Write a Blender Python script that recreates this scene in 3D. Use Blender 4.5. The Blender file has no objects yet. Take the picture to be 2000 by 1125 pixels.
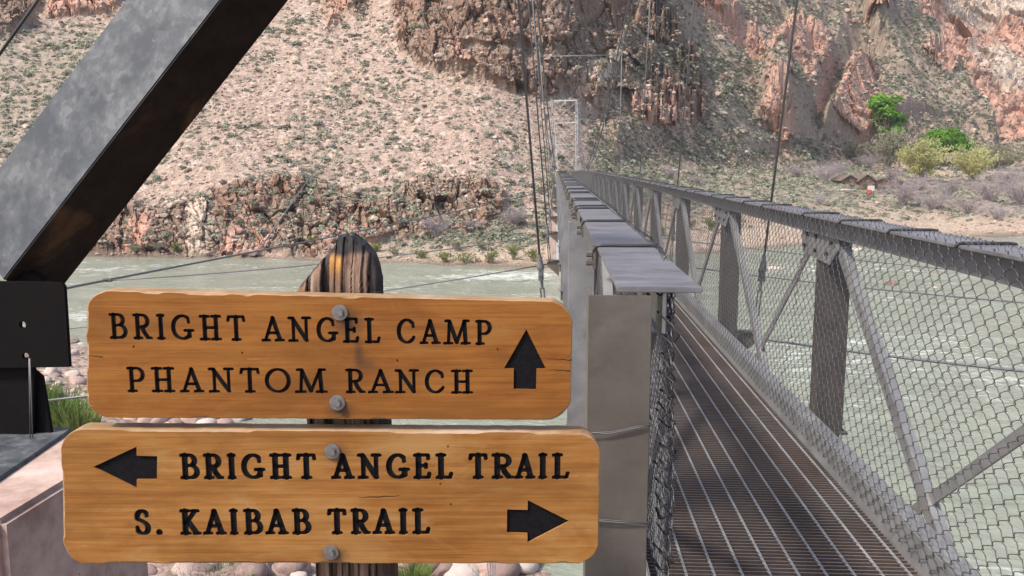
import bpy, bmesh, math, random
import numpy as np
from mathutils import Vector, Matrix, noise as mnoise
rnd = random.Random(7)
nr = np.random.default_rng(11)
SC = bpy.context.scene
COL = SC.collection
# ------------------------------------------------------------------ camera, sky, sun, exposure
F = 1700.0                      # focal length in pixels of the 2000 x 1125 photograph
HORIZON = 322.0
PIT = math.atan((562.5 - HORIZON) / F)
YAW = 0.0491
cam_d = bpy.data.cameras.new('camera')
cam_d.sensor_width = 36.0
cam_d.lens = 36.0 * F / 2000.0
cam_d.clip_start = 0.05
cam_d.clip_end = 5000.0
cam = bpy.data.objects.new('camera', cam_d)
COL.objects.link(cam)
cam.rotation_euler = (math.pi / 2 - PIT, 0, YAW)
SC.camera = cam
SUN_EL, SUN_AZ = math.radians(51), math.radians(-126)      # azimuth from +Y towards +X: the sun stands to the left
world = bpy.data.worlds.new('World')
SC.world = world
world.use_nodes = True
wn = world.node_tree
bg = wn.nodes['Background']
sky = wn.nodes.new('ShaderNodeTexSky')
sky.sky_type = 'NISHITA'
sky.sun_disc = False
sky.sun_elevation = SUN_EL
sky.sun_rotation = SUN_AZ
sky.dust_density = 3.0
wn.links.new(sky.outputs[0], bg.inputs[0])
bg.inputs[1].default_value = 0.15
sun_d = bpy.data.lights.new('sun', 'SUN')
sun_d.energy = 2.7
sun_d.angle = math.radians(5.0)
sun_d.color = (1.0, 0.93, 0.83)
sun = bpy.data.objects.new('sun', sun_d)
COL.objects.link(sun)
_sd = Vector((math.sin(SUN_AZ) * math.cos(SUN_EL), math.cos(SUN_AZ) * math.cos(SUN_EL), math.sin(SUN_EL)))
sun.rotation_euler = _sd.to_track_quat('Z', 'Y').to_euler()
SC.view_settings.view_transform = 'Standard'
SC.view_settings.look = 'None'
SC.view_settings.gamma = 1.0
SC.view_settings.exposure = 0.84
# ------------------------------------------------------------------ measuring helpers
def ray(px, py):
    x = (px - 1000.0) / F
    y = -(py - 562.5) / F
    c, s = math.cos(PIT), math.sin(PIT)
    d = (x, c + y * s, -s + y * c)
    cw, sw = math.cos(YAW), math.sin(YAW)
    return Vector((d[0] * cw - d[1] * sw, d[0] * sw + d[1] * cw, d[2]))
def atY(px, py, Y):
    d = ray(px, py)
    return d * (Y / d.y)
def atR(px, py, r):
    d = ray(px, py)
    return d * (r / math.hypot(d.x, d.y))
def atZ(px, py, z):
    d = ray(px, py)
    return d * (z / d.z)
def atX(px, py, X):
    d = ray(px, py)
    return d * (X / d.x)
def project(P):
    P = np.asarray(P, dtype=float)
    cw, sw = math.cos(YAW), math.sin(YAW)
    X = P[..., 0] * cw + P[..., 1] * sw
    Yh = -P[..., 0] * sw + P[..., 1] * cw
    c, s = math.cos(PIT), math.sin(PIT)
    zc = Yh * c - P[..., 2] * s
    up = Yh * s + P[..., 2] * c
    zc = np.maximum(zc, 1e-3)
    return 1000 + F * X / zc, 562.5 - F * up / zc, zc
# ------------------------------------------------------------------ numpy noise
def _hash(ix, iy, iz, seed):
    h = (ix * 374761393 + iy * 668265263 + iz * 2147483647 + seed * 1274126177) & 0xFFFFFFFF
    h = ((h ^ (h >> 13)) * 1274126177) & 0xFFFFFFFF
    h = ((h ^ (h >> 16)) * 2246822519) & 0xFFFFFFFF
    return (h ^ (h >> 15)) & 0xFFFFFFFF
def vnoise(P, seed=0):
    """smooth value noise in [-1, 1]"""
    P = np.asarray(P, dtype=np.float64)
    i = np.floor(P).astype(np.int64)
    f = P - i
    u = f * f * f * (f * (f * 6 - 15) + 10)
    out = 0
    for dx in (0, 1):
        wx = u[:, 0] if dx else 1 - u[:, 0]
        for dy in (0, 1):
            wy = u[:, 1] if dy else 1 - u[:, 1]
            for dz in (0, 1):
                wz = u[:, 2] if dz else 1 - u[:, 2]
                out = out + wx * wy * wz * (_hash(i[:, 0] + dx, i[:, 1] + dy, i[:, 2] + dz, seed) / 2147483647.5 - 1)
    return out
def fbm(P, octv=4, seed=0, gain=0.5, lac=2.03):
    a, s, t = 1.0, 0.0, 0.0
    Q = np.array(P, dtype=np.float64)
    for k in range(octv):
        s = s + a * vnoise(Q, seed + k * 17)
        t += a
        a *= gain
        Q = Q * lac + 13.7
    return s / t
def ridged(P, octv=4, seed=0, gain=0.5):
    a, s, t = 1.0, 0.0, 0.0
    Q = np.array(P, dtype=np.float64)
    for k in range(octv):
        s = s + a * (1 - np.abs(vnoise(Q, seed + k * 31)) * 1.6)
        t += a
        a *= gain
        Q = Q * 2.07 + 7.3
    return s / t
def facets(P, seed=0):
    """jointed rock: every Worley cell is a randomly tilted plane; returns height and distance to the joint"""
    P = np.asarray(P, dtype=np.float64)
    i = np.floor(P).astype(np.int64)
    b1 = np.full(len(P), 1e9); b2 = np.full(len(P), 1e9)
    val = np.zeros(len(P))
    for dx in (-1, 0, 1):
        for dy in (-1, 0, 1):
            for dz in (-1, 0, 1):
                c = (i[:, 0] + dx, i[:, 1] + dy, i[:, 2] + dz)
                h = _hash(*c, seed)
                q = np.stack([c[0] + (h & 1023) / 1023.0, c[1] + ((h >> 10) & 1023) / 1023.0, c[2] + ((h >> 20) & 1023) / 1023.0], -1)
                d = P - q
                dd = (d * d).sum(1)
                h2 = _hash(c[2], c[0], c[1], seed + 5)
                t = d[:, 0] * ((h2 & 255) / 127.5 - 1) + d[:, 1] * (((h2 >> 8) & 255) / 127.5 - 1) + d[:, 2] * (((h2 >> 16) & 255) / 127.5 - 1)
                v = t * .8 + ((h2 >> 24) & 255) / 255.0
                near = dd < b1
                b2 = np.where(near, b1, np.minimum(b2, dd))
                val = np.where(near, v, val)
                b1 = np.minimum(b1, dd)
    return val, np.sqrt(b2) - np.sqrt(b1)
def smooth(x, a, b):
    t = np.clip((x - a) / (b - a), 0, 1)
    return t * t * (3 - 2 * t)
# ------------------------------------------------------------------ object helpers
def tag(o, label=None, cat=None, group=None, kind=None):
    if label: o['label'] = label
    if cat: o['category'] = cat
    if group: o['group'] = group
    if kind: o['kind'] = kind
    return o
def thing(name, loc, label, cat, group=None, rz=0.0):
    o = bpy.data.objects.new(name, None)
    COL.objects.link(o)
    o.location = loc
    o.rotation_euler = (0, 0, rz)
    o.empty_display_size = 0.1
    return tag(o, label, cat, group)
def link_mesh(name, me, parent=None):
    o = bpy.data.objects.new(name, me)
    COL.objects.link(o)
    if parent is not None:
        o.parent = parent
    return o
def np_mesh(name, V, Fc, mat, smooth_shade=False):
    """V (n,3); Fc (m,k) all faces the same number of corners"""
    me = bpy.data.meshes.new(name)
    V = np.ascontiguousarray(V, dtype=np.float32)
    Fc = np.ascontiguousarray(Fc, dtype=np.int32)
    m, k = Fc.shape
    me.vertices.add(len(V))
    me.vertices.foreach_set('co', V.ravel())
    me.loops.add(m * k)
    me.loops.foreach_set('vertex_index', Fc.ravel())
    me.polygons.add(m)
    me.polygons.foreach_set('loop_start', np.arange(0, m * k, k, dtype=np.int32))
    me.polygons.foreach_set('use_smooth', np.full(m, smooth_shade, dtype=bool))
    me.materials.append(mat)
    me.update(calc_edges=True)
    me.validate()
    return me
class MB:
    """collects boxes, tubes and prisms, then links them as ONE mesh"""
    def __init__(s):
        s.v, s.f = [], []
    def add(s, vs, fs, M=None):
        n = len(s.v)
        for v in vs:
            v = Vector(v)
            s.v.append(M @ v if M is not None else v)
        for f in fs:
            s.f.append(tuple(i + n for i in f))
        return s
    def box(s, c, d, M=None, rot=None):
        x, y, z = d[0] / 2, d[1] / 2, d[2] / 2
        vs = [Vector((a * x, b * y, e * z)) for a in (-1, 1) for b in (-1, 1) for e in (-1, 1)]
        if rot is not None:
            vs = [rot @ v for v in vs]
        vs = [v + Vector(c) for v in vs]
        return s.add(vs, [(0, 1, 3, 2), (4, 6, 7, 5), (0, 4, 5, 1), (2, 3, 7, 6), (0, 2, 6, 4), (1, 5, 7, 3)], M)
    def bar(s, a, b, w, t, up=(0, 0, 1), M=None):
        """rectangular bar from a to b, w across (perpendicular to up), t along up"""
        a, b = Vector(a), Vector(b)
        d = (b - a).normalized()
        sd = d.cross(Vector(up)).normalized()
        u = sd.cross(d).normalized()
        vs = []
        for p in (a, b):
            for i, j in ((-1, -1), (1, -1), (1, 1), (-1, 1)):
                vs.append(p + sd * (i * w / 2) + u * (j * t / 2))
        return s.add(vs, [(0, 1, 2, 3), (7, 6, 5, 4), (0, 4, 5, 1), (1, 5, 6, 2), (2, 6, 7, 3), (3, 7, 4, 0)], M)
    def tube(s, pts, r, n=6, M=None, cap=True):
        pts = [Vector(p) for p in pts]
        rs = r if isinstance(r, (list, tuple)) else [r] * len(pts)
        vs, fs = [], []
        ref = None
        for i, p in enumerate(pts):
            d = (pts[min(i + 1, len(pts) - 1)] - pts[max(i - 1, 0)])
            if d.length < 1e-9: d = Vector((0, 0, 1))
            d.normalize()
            if ref is None:
                ref = Vector((0, 0, 1)) if abs(d.z) < 0.9 else Vector((1, 0, 0))
            u = (ref - d * ref.dot(d))
            if u.length < 1e-6: u = d.orthogonal()
            u.normalize()
            ref = u
            w = d.cross(u)
            for k in range(n):
                a = 2 * math.pi * k / n
                vs.append(p + (u * math.cos(a) + w * math.sin(a)) * rs[i])
        for i in range(len(pts) - 1):
            for k in range(n):
                k2 = (k + 1) % n
                fs.append((i * n + k, i * n + k2, (i + 1) * n + k2, (i + 1) * n + k))
        if cap:
            fs.append(tuple(range(n - 1, -1, -1)))
            fs.append(tuple((len(pts) - 1) * n + k for k in range(n)))
        return s.add(vs, fs, M)
    def prism(s, poly, h0, h1, M=None):
        """polygon in the local xy plane extruded from z=h0 to h1"""
        n = len(poly)
        vs = [(x, y, h0) for x, y in poly] + [(x, y, h1) for x, y in poly]
        fs = [tuple(range(n - 1, -1, -1)), tuple(range(n, 2 * n))]
        fs += [(i, (i + 1) % n, n + (i + 1) % n, n + i) for i in range(n)]
        return s.add(vs, fs, M)
    def mesh(s, name, mat, bevel=0.0, sm=False, fixn=True):
        me = bpy.data.meshes.new(name)
        me.from_pydata([tuple(v) for v in s.v], [], s.f)
        if fixn or bevel > 0:
            bm = bmesh.new()
            bm.from_mesh(me)
            bmesh.ops.recalc_face_normals(bm, faces=bm.faces)
            if bevel > 0:
                es = [e for e in bm.edges if len(e.link_faces) == 2 and e.calc_face_angle(0) > 0.5]
                bmesh.ops.bevel(bm, geom=es, offset=bevel, segments=2, affect='EDGES', clamp_overlap=True)
            bm.to_mesh(me)
            bm.free()
        if sm:
            me.polygons.foreach_set('use_smooth', [True] * len(me.polygons))
        me.materials.append(mat)
        me.update()
        return me
    def build(s, name, mat, parent=None, bevel=0.0, sm=False):
        return link_mesh(name, s.mesh(name, mat, bevel, sm), parent)
def copy_tree(o, parent=None):
    c = o.copy()
    COL.objects.link(c)
    if parent is not None:
        c.parent = parent
    for ch in list(o.children):
        copy_tree(ch, c)
    return c
# ------------------------------------------------------------------ materials
class NT:
    def __init__(s, name):
        s.m = bpy.data.materials.new(name)
        s.m.use_nodes = True
        s.t = s.m.node_tree
        s.b = s.t.nodes['Principled BSDF']
    def n(s, typ, **kw):
        nd = s.t.nodes.new('ShaderNode' + typ)
        for k, v in kw.items():
            if k.startswith('i_'):
                nd.inputs[k[2:].replace('_', ' ')].default_value = v
            else:
                setattr(nd, k, v)
        return nd
    def l(s, a, b):
        s.t.links.new(a, b)
    def coords(s, scale=(1, 1, 1), kind='Object', rot=(0, 0, 0)):
        tc = s.n('TexCoord')
        mp = s.n('Mapping')
        mp.inputs['Scale'].default_value = scale
        mp.inputs['Rotation'].default_value = rot
        s.l(tc.outputs[kind], mp.inputs['Vector'])
        return mp.outputs[0]
    def noise(s, vec, scale, detail=4, rough=0.55, dist=0.0):
        nd = s.n('TexNoise')
        nd.inputs['Scale'].default_value = scale
        nd.inputs['Detail'].default_value = detail
        nd.inputs['Roughness'].default_value = rough
        nd.inputs['Distortion'].default_value = dist
        if vec is not None: s.l(vec, nd.inputs['Vector'])
        return nd
    def vor(s, vec, scale, feature='F1'):
        nd = s.n('TexVoronoi', feature=feature)
        nd.inputs['Scale'].default_value = scale
        if vec is not None: s.l(vec, nd.inputs['Vector'])
        return nd
    def ramp(s, fac, stops, interp='LINEAR'):
        nd = s.n('ValToRGB')
        cr = nd.color_ramp
        cr.interpolation = interp
        while len(cr.elements) < len(stops): cr.elements.new(0.5)
        for e, (p, c) in zip(cr.elements, stops):
            e.position = p
            e.color = (*c, 1) if len(c) == 3 else c
        s.l(fac, nd.inputs[0])
        return nd.outputs[0]
    def mix(s, fac, a, b, blend='MIX'):
        nd = s.n('Mix', data_type='RGBA', blend_type=blend)
        for sock, v in ((nd.inputs[0], fac), (nd.inputs[6], a), (nd.inputs[7], b)):
            if hasattr(v, 'is_linked') or hasattr(v, 'links'): s.l(v, sock)
            elif isinstance(v, (int, float)): sock.default_value = v
            else: sock.default_value = (*v, 1)
        return nd.outputs[2]
    def math(s, op, a, b=0.0, clamp=False):
        nd = s.n('Math', operation=op, use_clamp=clamp)
        for sock, v in ((nd.inputs[0], a), (nd.inputs[1], b)):
            if isinstance(v, (int, float)): sock.default_value = v
            else: s.l(v, sock)
        return nd.outputs[0]
    def bump(s, h, strength=0.3, dist=0.02):
        nd = s.n('Bump')
        nd.inputs['Strength'].default_value = strength
        nd.inputs['Distance'].default_value = dist
        s.l(h, nd.inputs['Height'])
        s.l(nd.outputs[0], s.b.inputs['Normal'])
        return nd
    def out(s, col=None, rough=None, metal=None, spec=None):
        for k, v in (('Base Color', col), ('Roughness', rough), ('Metallic', metal), ('Specular IOR Level', spec)):
            if v is None: continue
            sock = s.b.inputs[k]
            if isinstance(v, (int, float)): sock.default_value = v
            elif isinstance(v, tuple): sock.default_value = (*v, 1)
            else: s.l(v, sock)
        return s.m
def metal_mat(name, c0, c1, rust=None, rust_amt=0.0, rough=0.5, metal=0.5, scale=6.0, blot=(1, 1, 1), bump=0.05):
    a = NT(name)
    v = a.coords(blot)
    n1 = a.noise(v, scale, 6, 0.62, 0.4)
    n2 = a.noise(v, scale * 9, 4, 0.6)
    f = a.math('ADD', a.math('MULTIPLY', n1.outputs[0], 0.75), a.math('MULTIPLY', n2.outputs[0], 0.25))
    col = a.ramp(f, [(0.32, c0), (0.66, c1)])
    if rust:
        n3 = a.noise(v, scale * 0.7, 7, 0.65, 0.6)
        lo = 0.72 - rust_amt * 0.4
        col = a.mix(a.ramp(n3.outputs[0], [(lo, (0, 0, 0)), (lo + 0.14, (1, 1, 1))]), col, rust)
    r = a.ramp(n1.outputs[0], [(0.3, (rough - .1,) * 3), (0.7, (rough + .14,) * 3)])
    a.bump(n2.outputs[0], bump, 0.004)
    return a.out(col, r, metal)
M = {}
M['cap'] = metal_mat('cap_steel', (.165, .16, .168), (.27, .265, .28), (.15, .11, .095), .1, .42, .5, 5.0, (1, 2.4, 1))
M['post'] = metal_mat('post_steel', (.115, .10, .086), (.165, .145, .126), (.085, .055, .042), .12, .5, .35, 7.0)
M['galv'] = metal_mat('galvanised_steel', (.20, .20, .205), (.30, .30, .305), None, 0, .5, .4, 7.0)
M['brace'] = metal_mat('brace_steel', (.19, .185, .185), (.29, .285, .28), None, 0, .5, .3, 6.0)
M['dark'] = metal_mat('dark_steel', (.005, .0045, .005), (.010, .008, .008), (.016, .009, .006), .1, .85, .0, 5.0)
M['wire'] = metal_mat('fence_wire', (.07, .07, .073), (.14, .14, .145), (.04, .035, .032), .25, .45, .6, 14.0)
M['rod'] = metal_mat('black_rod', (.03, .028, .028), (.055, .05, .05), None, 0, .55, .3, 30.0)
M['cable'] = metal_mat('steel_cable', (.12, .12, .125), (.2, .2, .205), (.07, .05, .04), .15, .5, .5, 20.0)
M['tower'] = metal_mat('pale_tower_steel', (.42, .42, .435), (.54, .54, .555), None, 0, .5, .2, 3.0)
M['bolt'] = metal_mat('zinc_bolt', (.16, .15, .145), (.3, .285, .275), (.12, .075, .05), .1, .42, .6, 60.0)
def deck_mat():
    a = NT('grating_steel')
    v = a.coords((1, 1, 1))
    n1 = a.noise(v, 2.2, 6, .62, .5)
    n2 = a.noise(v, 34, 3, .6)
    col = a.ramp(n1.outputs[0], [(.28, (.035, .03, .028)), (.45, (.075, .052, .042)), (.6, (.10, .066, .05)), (.75, (.08, .07, .068))])
    col = a.mix(a.math('MULTIPLY', n2.outputs[0], .4), col, (.22, .195, .18))
    a.bump(n2.outputs[0], .2, .003)
    return a.out(col, .55, .35)
M['deck'] = deck_mat()
M['lit_tops'] = metal_mat('lit_bar_tops', (.13, .105, .095), (.30, .27, .26), (.15, .09, .065), .35, .45, .4, 2.5)  # bar tops painted lighter, as if catching the light; sides stay dark
def strut_mat():
    a = NT('galvanised_leg_steel')
    v = a.coords((1, 1, 1))
    vo = a.vor(v, 9)
    n0 = a.noise(v, 7, 4, .55, .25)
    n1 = a.noise(v, 26, 5, .6, .3)
    spn = a.n('SeparateColor'); a.l(a.vor(v, 42).outputs['Color'], spn.inputs[0])
    f = a.math('ADD', a.math('MULTIPLY', n0.outputs[0], .6), a.math('MULTIPLY', n1.outputs[0], .3))
    f = a.math('ADD', f, a.math('MULTIPLY', spn.outputs[0], .1))
    col = a.ramp(f, [(.40, (.045, .05, .058)), (.48, (.064, .07, .079)), (.54, (.084, .09, .098)), (.62, (.13, .136, .143))])
    n2 = a.noise(v, 2.4, 5, .6, .3)
    col = a.mix(a.ramp(n2.outputs[0], [(.56, (0, 0, 0)), (.72, (.55, .55, .55))]), col, (.13, .13, .128))
    n3 = a.noise(v, 30, 3, .6)
    col = a.mix(a.ramp(n3.outputs[0], [(.70, (0, 0, 0)), (.76, (.5, .5, .5))]), col, (.2, .2, .195))
    r = a.ramp(f, [(.3, (.55,) * 3), (.7, (.72,) * 3)])
    a.bump(n1.outputs[0], .06, .004)
    return a.out(col, r, .12, .3)
M['leg'] = strut_mat()
def under_mat():  # underside shade put into a dark base colour; brown patches are rust
    a = NT('shaded_rusty_leg_steel')
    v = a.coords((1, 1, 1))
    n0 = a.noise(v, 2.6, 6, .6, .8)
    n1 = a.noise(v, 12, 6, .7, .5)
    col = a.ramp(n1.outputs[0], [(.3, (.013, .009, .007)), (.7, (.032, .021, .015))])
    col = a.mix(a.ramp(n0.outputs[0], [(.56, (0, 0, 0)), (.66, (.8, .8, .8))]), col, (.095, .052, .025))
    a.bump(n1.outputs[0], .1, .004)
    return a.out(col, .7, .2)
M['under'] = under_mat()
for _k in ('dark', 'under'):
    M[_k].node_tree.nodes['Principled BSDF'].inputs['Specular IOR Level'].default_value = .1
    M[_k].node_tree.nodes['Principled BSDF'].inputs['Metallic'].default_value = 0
def wood_mat(name, c_dark, c_mid, c_light, seed=0.0):
    a = NT(name)
    tc = a.n('TexCoord')
    mp = a.n('Mapping')
    mp.inputs['Location'].default_value = (seed, seed * 2, 0)
    mp.inputs['Scale'].default_value = (.7, 22.0, 3.0)
    a.l(tc.outputs['Object'], mp.inputs['Vector'])
    grain = a.noise(mp.outputs[0], 5.0, 8, .6, .45)
    mp2 = a.n('Mapping')
    mp2.inputs['Location'].default_value = (seed * 3, 0, 0)
    mp2.inputs['Scale'].default_value = (.8, 75.0, 10.0)
    a.l(tc.outputs['Object'], mp2.inputs['Vector'])
    fine = a.noise(mp2.outputs[0], 9.0, 5, .7, .3)
    mp3 = a.n('Mapping')
    mp3.inputs['Location'].default_value = (seed * 5, seed, 0)
    mp3.inputs['Scale'].default_value = (2.4, 4.2, 1)
    a.l(tc.outputs['Object'], mp3.inputs['Vector'])
    blot = a.noise(mp3.outputs[0], 1.5, 5, .55, .5)
    f = a.math('ADD', a.math('MULTIPLY', grain.outputs[0], .55), a.math('MULTIPLY', fine.outputs[0], .45))
    col = a.ramp(f, [(.34, c_dark), (.50, c_mid), (.64, c_light)])
    col = a.mix(a.ramp(blot.outputs[0], [(.36, (0, 0, 0)), (.62, (.6, .6, .6))]), col, a.ramp(f, [(.36, c_mid), (.62, tuple(min(1, c * 1.25) for c in c_light))]))
    mp4 = a.n('Mapping'); mp4.inputs['Location'].default_value = (seed * 1.7, seed * 9.1, 0); mp4.inputs['Scale'].default_value = (3.2, 9.0, 1)
    a.l(tc.outputs['Object'], mp4.inputs['Vector'])
    bl2 = a.noise(mp4.outputs[0], 1.6, 6, .62, 1.4)
    col = a.mix(a.ramp(bl2.outputs[0], [(.52, (0, 0, 0)), (.7, (.4, .4, .4))]), col, c_dark)
    col = a.mix(a.ramp(bl2.outputs[0], [(.3, (.5, .5, .5)), (.44, (0, 0, 0))]), col, tuple(min(1, c * k_) for c, k_ in zip(c_light, (1.05, 1.3, 1.8))))
    mp5 = a.n('Mapping'); mp5.inputs['Location'].default_value = (seed * 4.1, seed * 2.3, 0); mp5.inputs['Scale'].default_value = (2.0, 5.0, 1)
    a.l(tc.outputs['Object'], mp5.inputs['Vector'])
    bl3 = a.noise(mp5.outputs[0], 1.4, 6, .6, .8)
    col = a.mix(a.ramp(bl3.outputs[0], [(.34, (.5, .5, .5)), (.5, (0, 0, 0))]), col, tuple(c * .62 for c in c_mid))
    col = a.mix(a.ramp(bl3.outputs[0], [(.54, (0, 0, 0)), (.68, (.6, .6, .6))]), col, tuple(min(1, c * k_) for c, k_ in zip(c_light, (1.12, 1.3, 1.7))))
    mp6 = a.n('Mapping'); mp6.inputs['Rotation'].default_value = (0, 0, .5); mp6.inputs['Scale'].default_value = (6, 90, 1); a.l(tc.outputs['Object'], mp6.inputs['Vector'])
    sc_ = a.noise(mp6.outputs[0], 2.0, 3, .5)
    col = a.mix(a.ramp(sc_.outputs[0], [(.72, (0, 0, 0)), (.76, (.35, .35, .35))]), col, (.6, .45, .3))
    a.bump(f, .22, .003)
    r = a.ramp(fine.outputs[0], [(.3, (.5,) * 3), (.7, (.68,) * 3)])
    a.out(col, r, 0, .25)
    return a, col, tc
def black_paint():
    a = NT('black_lettering_paint')
    v = a.coords((1, 1, 1))
    n = a.noise(v, 160, 4, .6)
    col = a.ramp(n.outputs[0], [(.35, (.004, .004, .005)), (.75, (.011, .010, .012))])
    a.bump(n.outputs[0], .25, .001)
    return a.out(col, .8, 0, .12)
M['black'] = black_paint()
def postwood():
    a = NT('charred_post_wood')
    tc = a.n('TexCoord')
    mp = a.n('Mapping')
    mp.inputs['Scale'].default_value = (45, 12, 2.0)
    a.l(tc.outputs['Object'], mp.inputs['Vector'])
    n1 = a.noise(mp.outputs[0], 1.0, 6, .6, .6)
    n2 = a.noise(mp.outputs[0], 6.0, 5, .65, .2)
    f = a.math('ADD', a.math('MULTIPLY', n1.outputs[0], .6), a.math('MULTIPLY', n2.outputs[0], .4))
    col = a.ramp(f, [(.34, (.03, .018, .012)), (.44, (.13, .075, .048)), (.54, (.26, .165, .115)), (.64, (.36, .25, .18))])
    ao = a.n('Attribute', attribute_name='orange')
    col = a.mix(ao.outputs['Fac'], col, a.ramp(f, [(.36, (.20, .075, .014)), (.6, (.50, .25, .055))]))
    at = a.n('Attribute', attribute_name='char')
    col = a.mix(at.outputs['Fac'], col, a.ramp(n2.outputs[0], [(.3, (.010, .008, .008)), (.75, (.05, .042, .042))]))
    a.bump(f, .7, .006)
    return a.out(col, .75, 0, .25)
M['postwood'] = postwood()
def concrete():
    a = NT('pinkish_concrete')
    v = a.coords()
    n1 = a.noise(v, 3.0, 6, .6, .3)
    n2 = a.noise(v, 22, 5, .65)
    vo = a.vor(v, 26)
    f = a.math('ADD', a.math('MULTIPLY', n1.outputs[0], .6), a.math('MULTIPLY', n2.outputs[0], .4))
    col = a.ramp(f, [(.35, (.30, .195, .16)), (.52, (.46, .335, .285)), (.7, (.56, .45, .40))])
    pit = a.ramp(vo.outputs['Distance'], [(.05, (1, 1, 1)), (.1, (0, 0, 0))])
    sel = a.ramp(n2.outputs[0], [(.56, (0, 0, 0)), (.6, (1, 1, 1))])
    pm = a.math('MULTIPLY', pit, sel)
    col = a.mix(pm, col, (.07, .04, .035))
    a.bump(f, .3, .006)
    return a.out(col, .85, 0, .25)
M['concrete'] = concrete()
def rock_mat(name, cols, scale=1.2, rnd_amt=.5):
    a = NT(name)
    v = a.coords()
    n1 = a.noise(v, scale, 6, .6, .5)
    n2 = a.noise(v, scale * 6, 5, .65)
    f = a.math('ADD', a.math('MULTIPLY', n1.outputs[0], .55), a.math('MULTIPLY', n2.outputs[0], .45))
    oi = a.n('ObjectInfo')
    f2 = a.math('ADD', f, a.math('MULTIPLY', a.math('SUBTRACT', oi.outputs['Random'], .5), rnd_amt))
    st = [(.25 + .5 * i / (len(cols) - 1), c) for i, c in enumerate(cols)]
    col = a.ramp(f2, st)
    a.bump(n2.outputs[0], .5, .05)
    return a.out(col, .85, 0, .25)
M['talus_rock'] = rock_mat('talus_rock', [(.13, .075, .06), (.27, .18, .145), (.38, .29, .235), (.47, .39, .32)], 1.0, .6)
M['cobble'] = rock_mat('river_cobble', [(.24, .17, .15), (.36, .25, .21), (.46, .33, .28), (.5, .43, .38)], 1.6, .7)
def stuff_rock_mat():
    a = NT('loose_talus_stones')
    at = a.n('Attribute', attribute_name='tint')
    v = a.coords()
    n2 = a.noise(v, 4.0, 4, .65)
    col = a.ramp(at.outputs['Fac'], [(0, (.2, .13, .105)), (.3, (.31, .215, .175)), (.6, (.39, .29, .235)), (1, (.5, .41, .335))])
    col = a.mix(a.math('MULTIPLY', n2.outputs[0], .3), col, (.2, .14, .11))
    return a.out(col, .88, 0, .2)
M['stones'] = stuff_rock_mat()
def leaf_mat(name, c0, c1, trans=.0, use_tint=False, rnd=True):
    a = NT(name)
    if use_tint:
        at = a.n('Attribute', attribute_name='tint')
        f = at.outputs['Fac']
    else:
        v = a.coords()
        n = a.noise(v, 1.6, 4, .6)
        oi = a.n('ObjectInfo')
        f = a.math('ADD', a.math('MULTIPLY', n.outputs[0], .7), a.math('MULTIPLY', oi.outputs['Random'], .3))
    col = a.ramp(f, [(.25, c0), (.75, c1)])
    a.out(col, .7, 0, .2)
    if trans > 0:
        tr = a.n('BsdfTranslucent')
        a.l(col, tr.inputs[0])
        ms = a.n('MixShader')
        ms.inputs[0].default_value = trans
        a.l(a.b.outputs[0], ms.inputs[1])
        a.l(tr.outputs[0], ms.inputs[2])
        a.l(ms.outputs[0], a.t.nodes['Material Output'].inputs[0])
    return a.m
M['sage'] = leaf_mat('sage_leaves', (.24, .25, .18), (.41, .415, .32), .25)
M['sage_stuff'] = leaf_mat('sage_scrub_leaves', (.20, .205, .145), (.42, .425, .33), .25, True)
M['cotton'] = leaf_mat('cottonwood_leaves', (.13, .28, .03), (.30, .52, .08), .4)
M['cotton_dark'] = leaf_mat('dense_tree_leaves', (.10, .25, .025), (.26, .48, .07), .4)
M['willow'] = leaf_mat('willow_leaves', (.46, .45, .19), (.62, .6, .3), .4)
M['olive'] = leaf_mat('olive_leaves', (.23, .22, .14), (.38, .36, .25), .25)
M['bright_bush'] = leaf_mat('riverside_leaves', (.12, .16, .04), (.3, .31, .12), .25)
M['grass'] = leaf_mat('bank_grass_blades', (.10, .17, .035), (.26, .30, .10), .25)
M['twig'] = leaf_mat('bare_grey_twigs', (.23, .19, .195), (.36, .31, .315))
M['bark'] = leaf_mat('bark', (.075, .055, .042), (.16, .125, .1))
exec_parts = []
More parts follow.
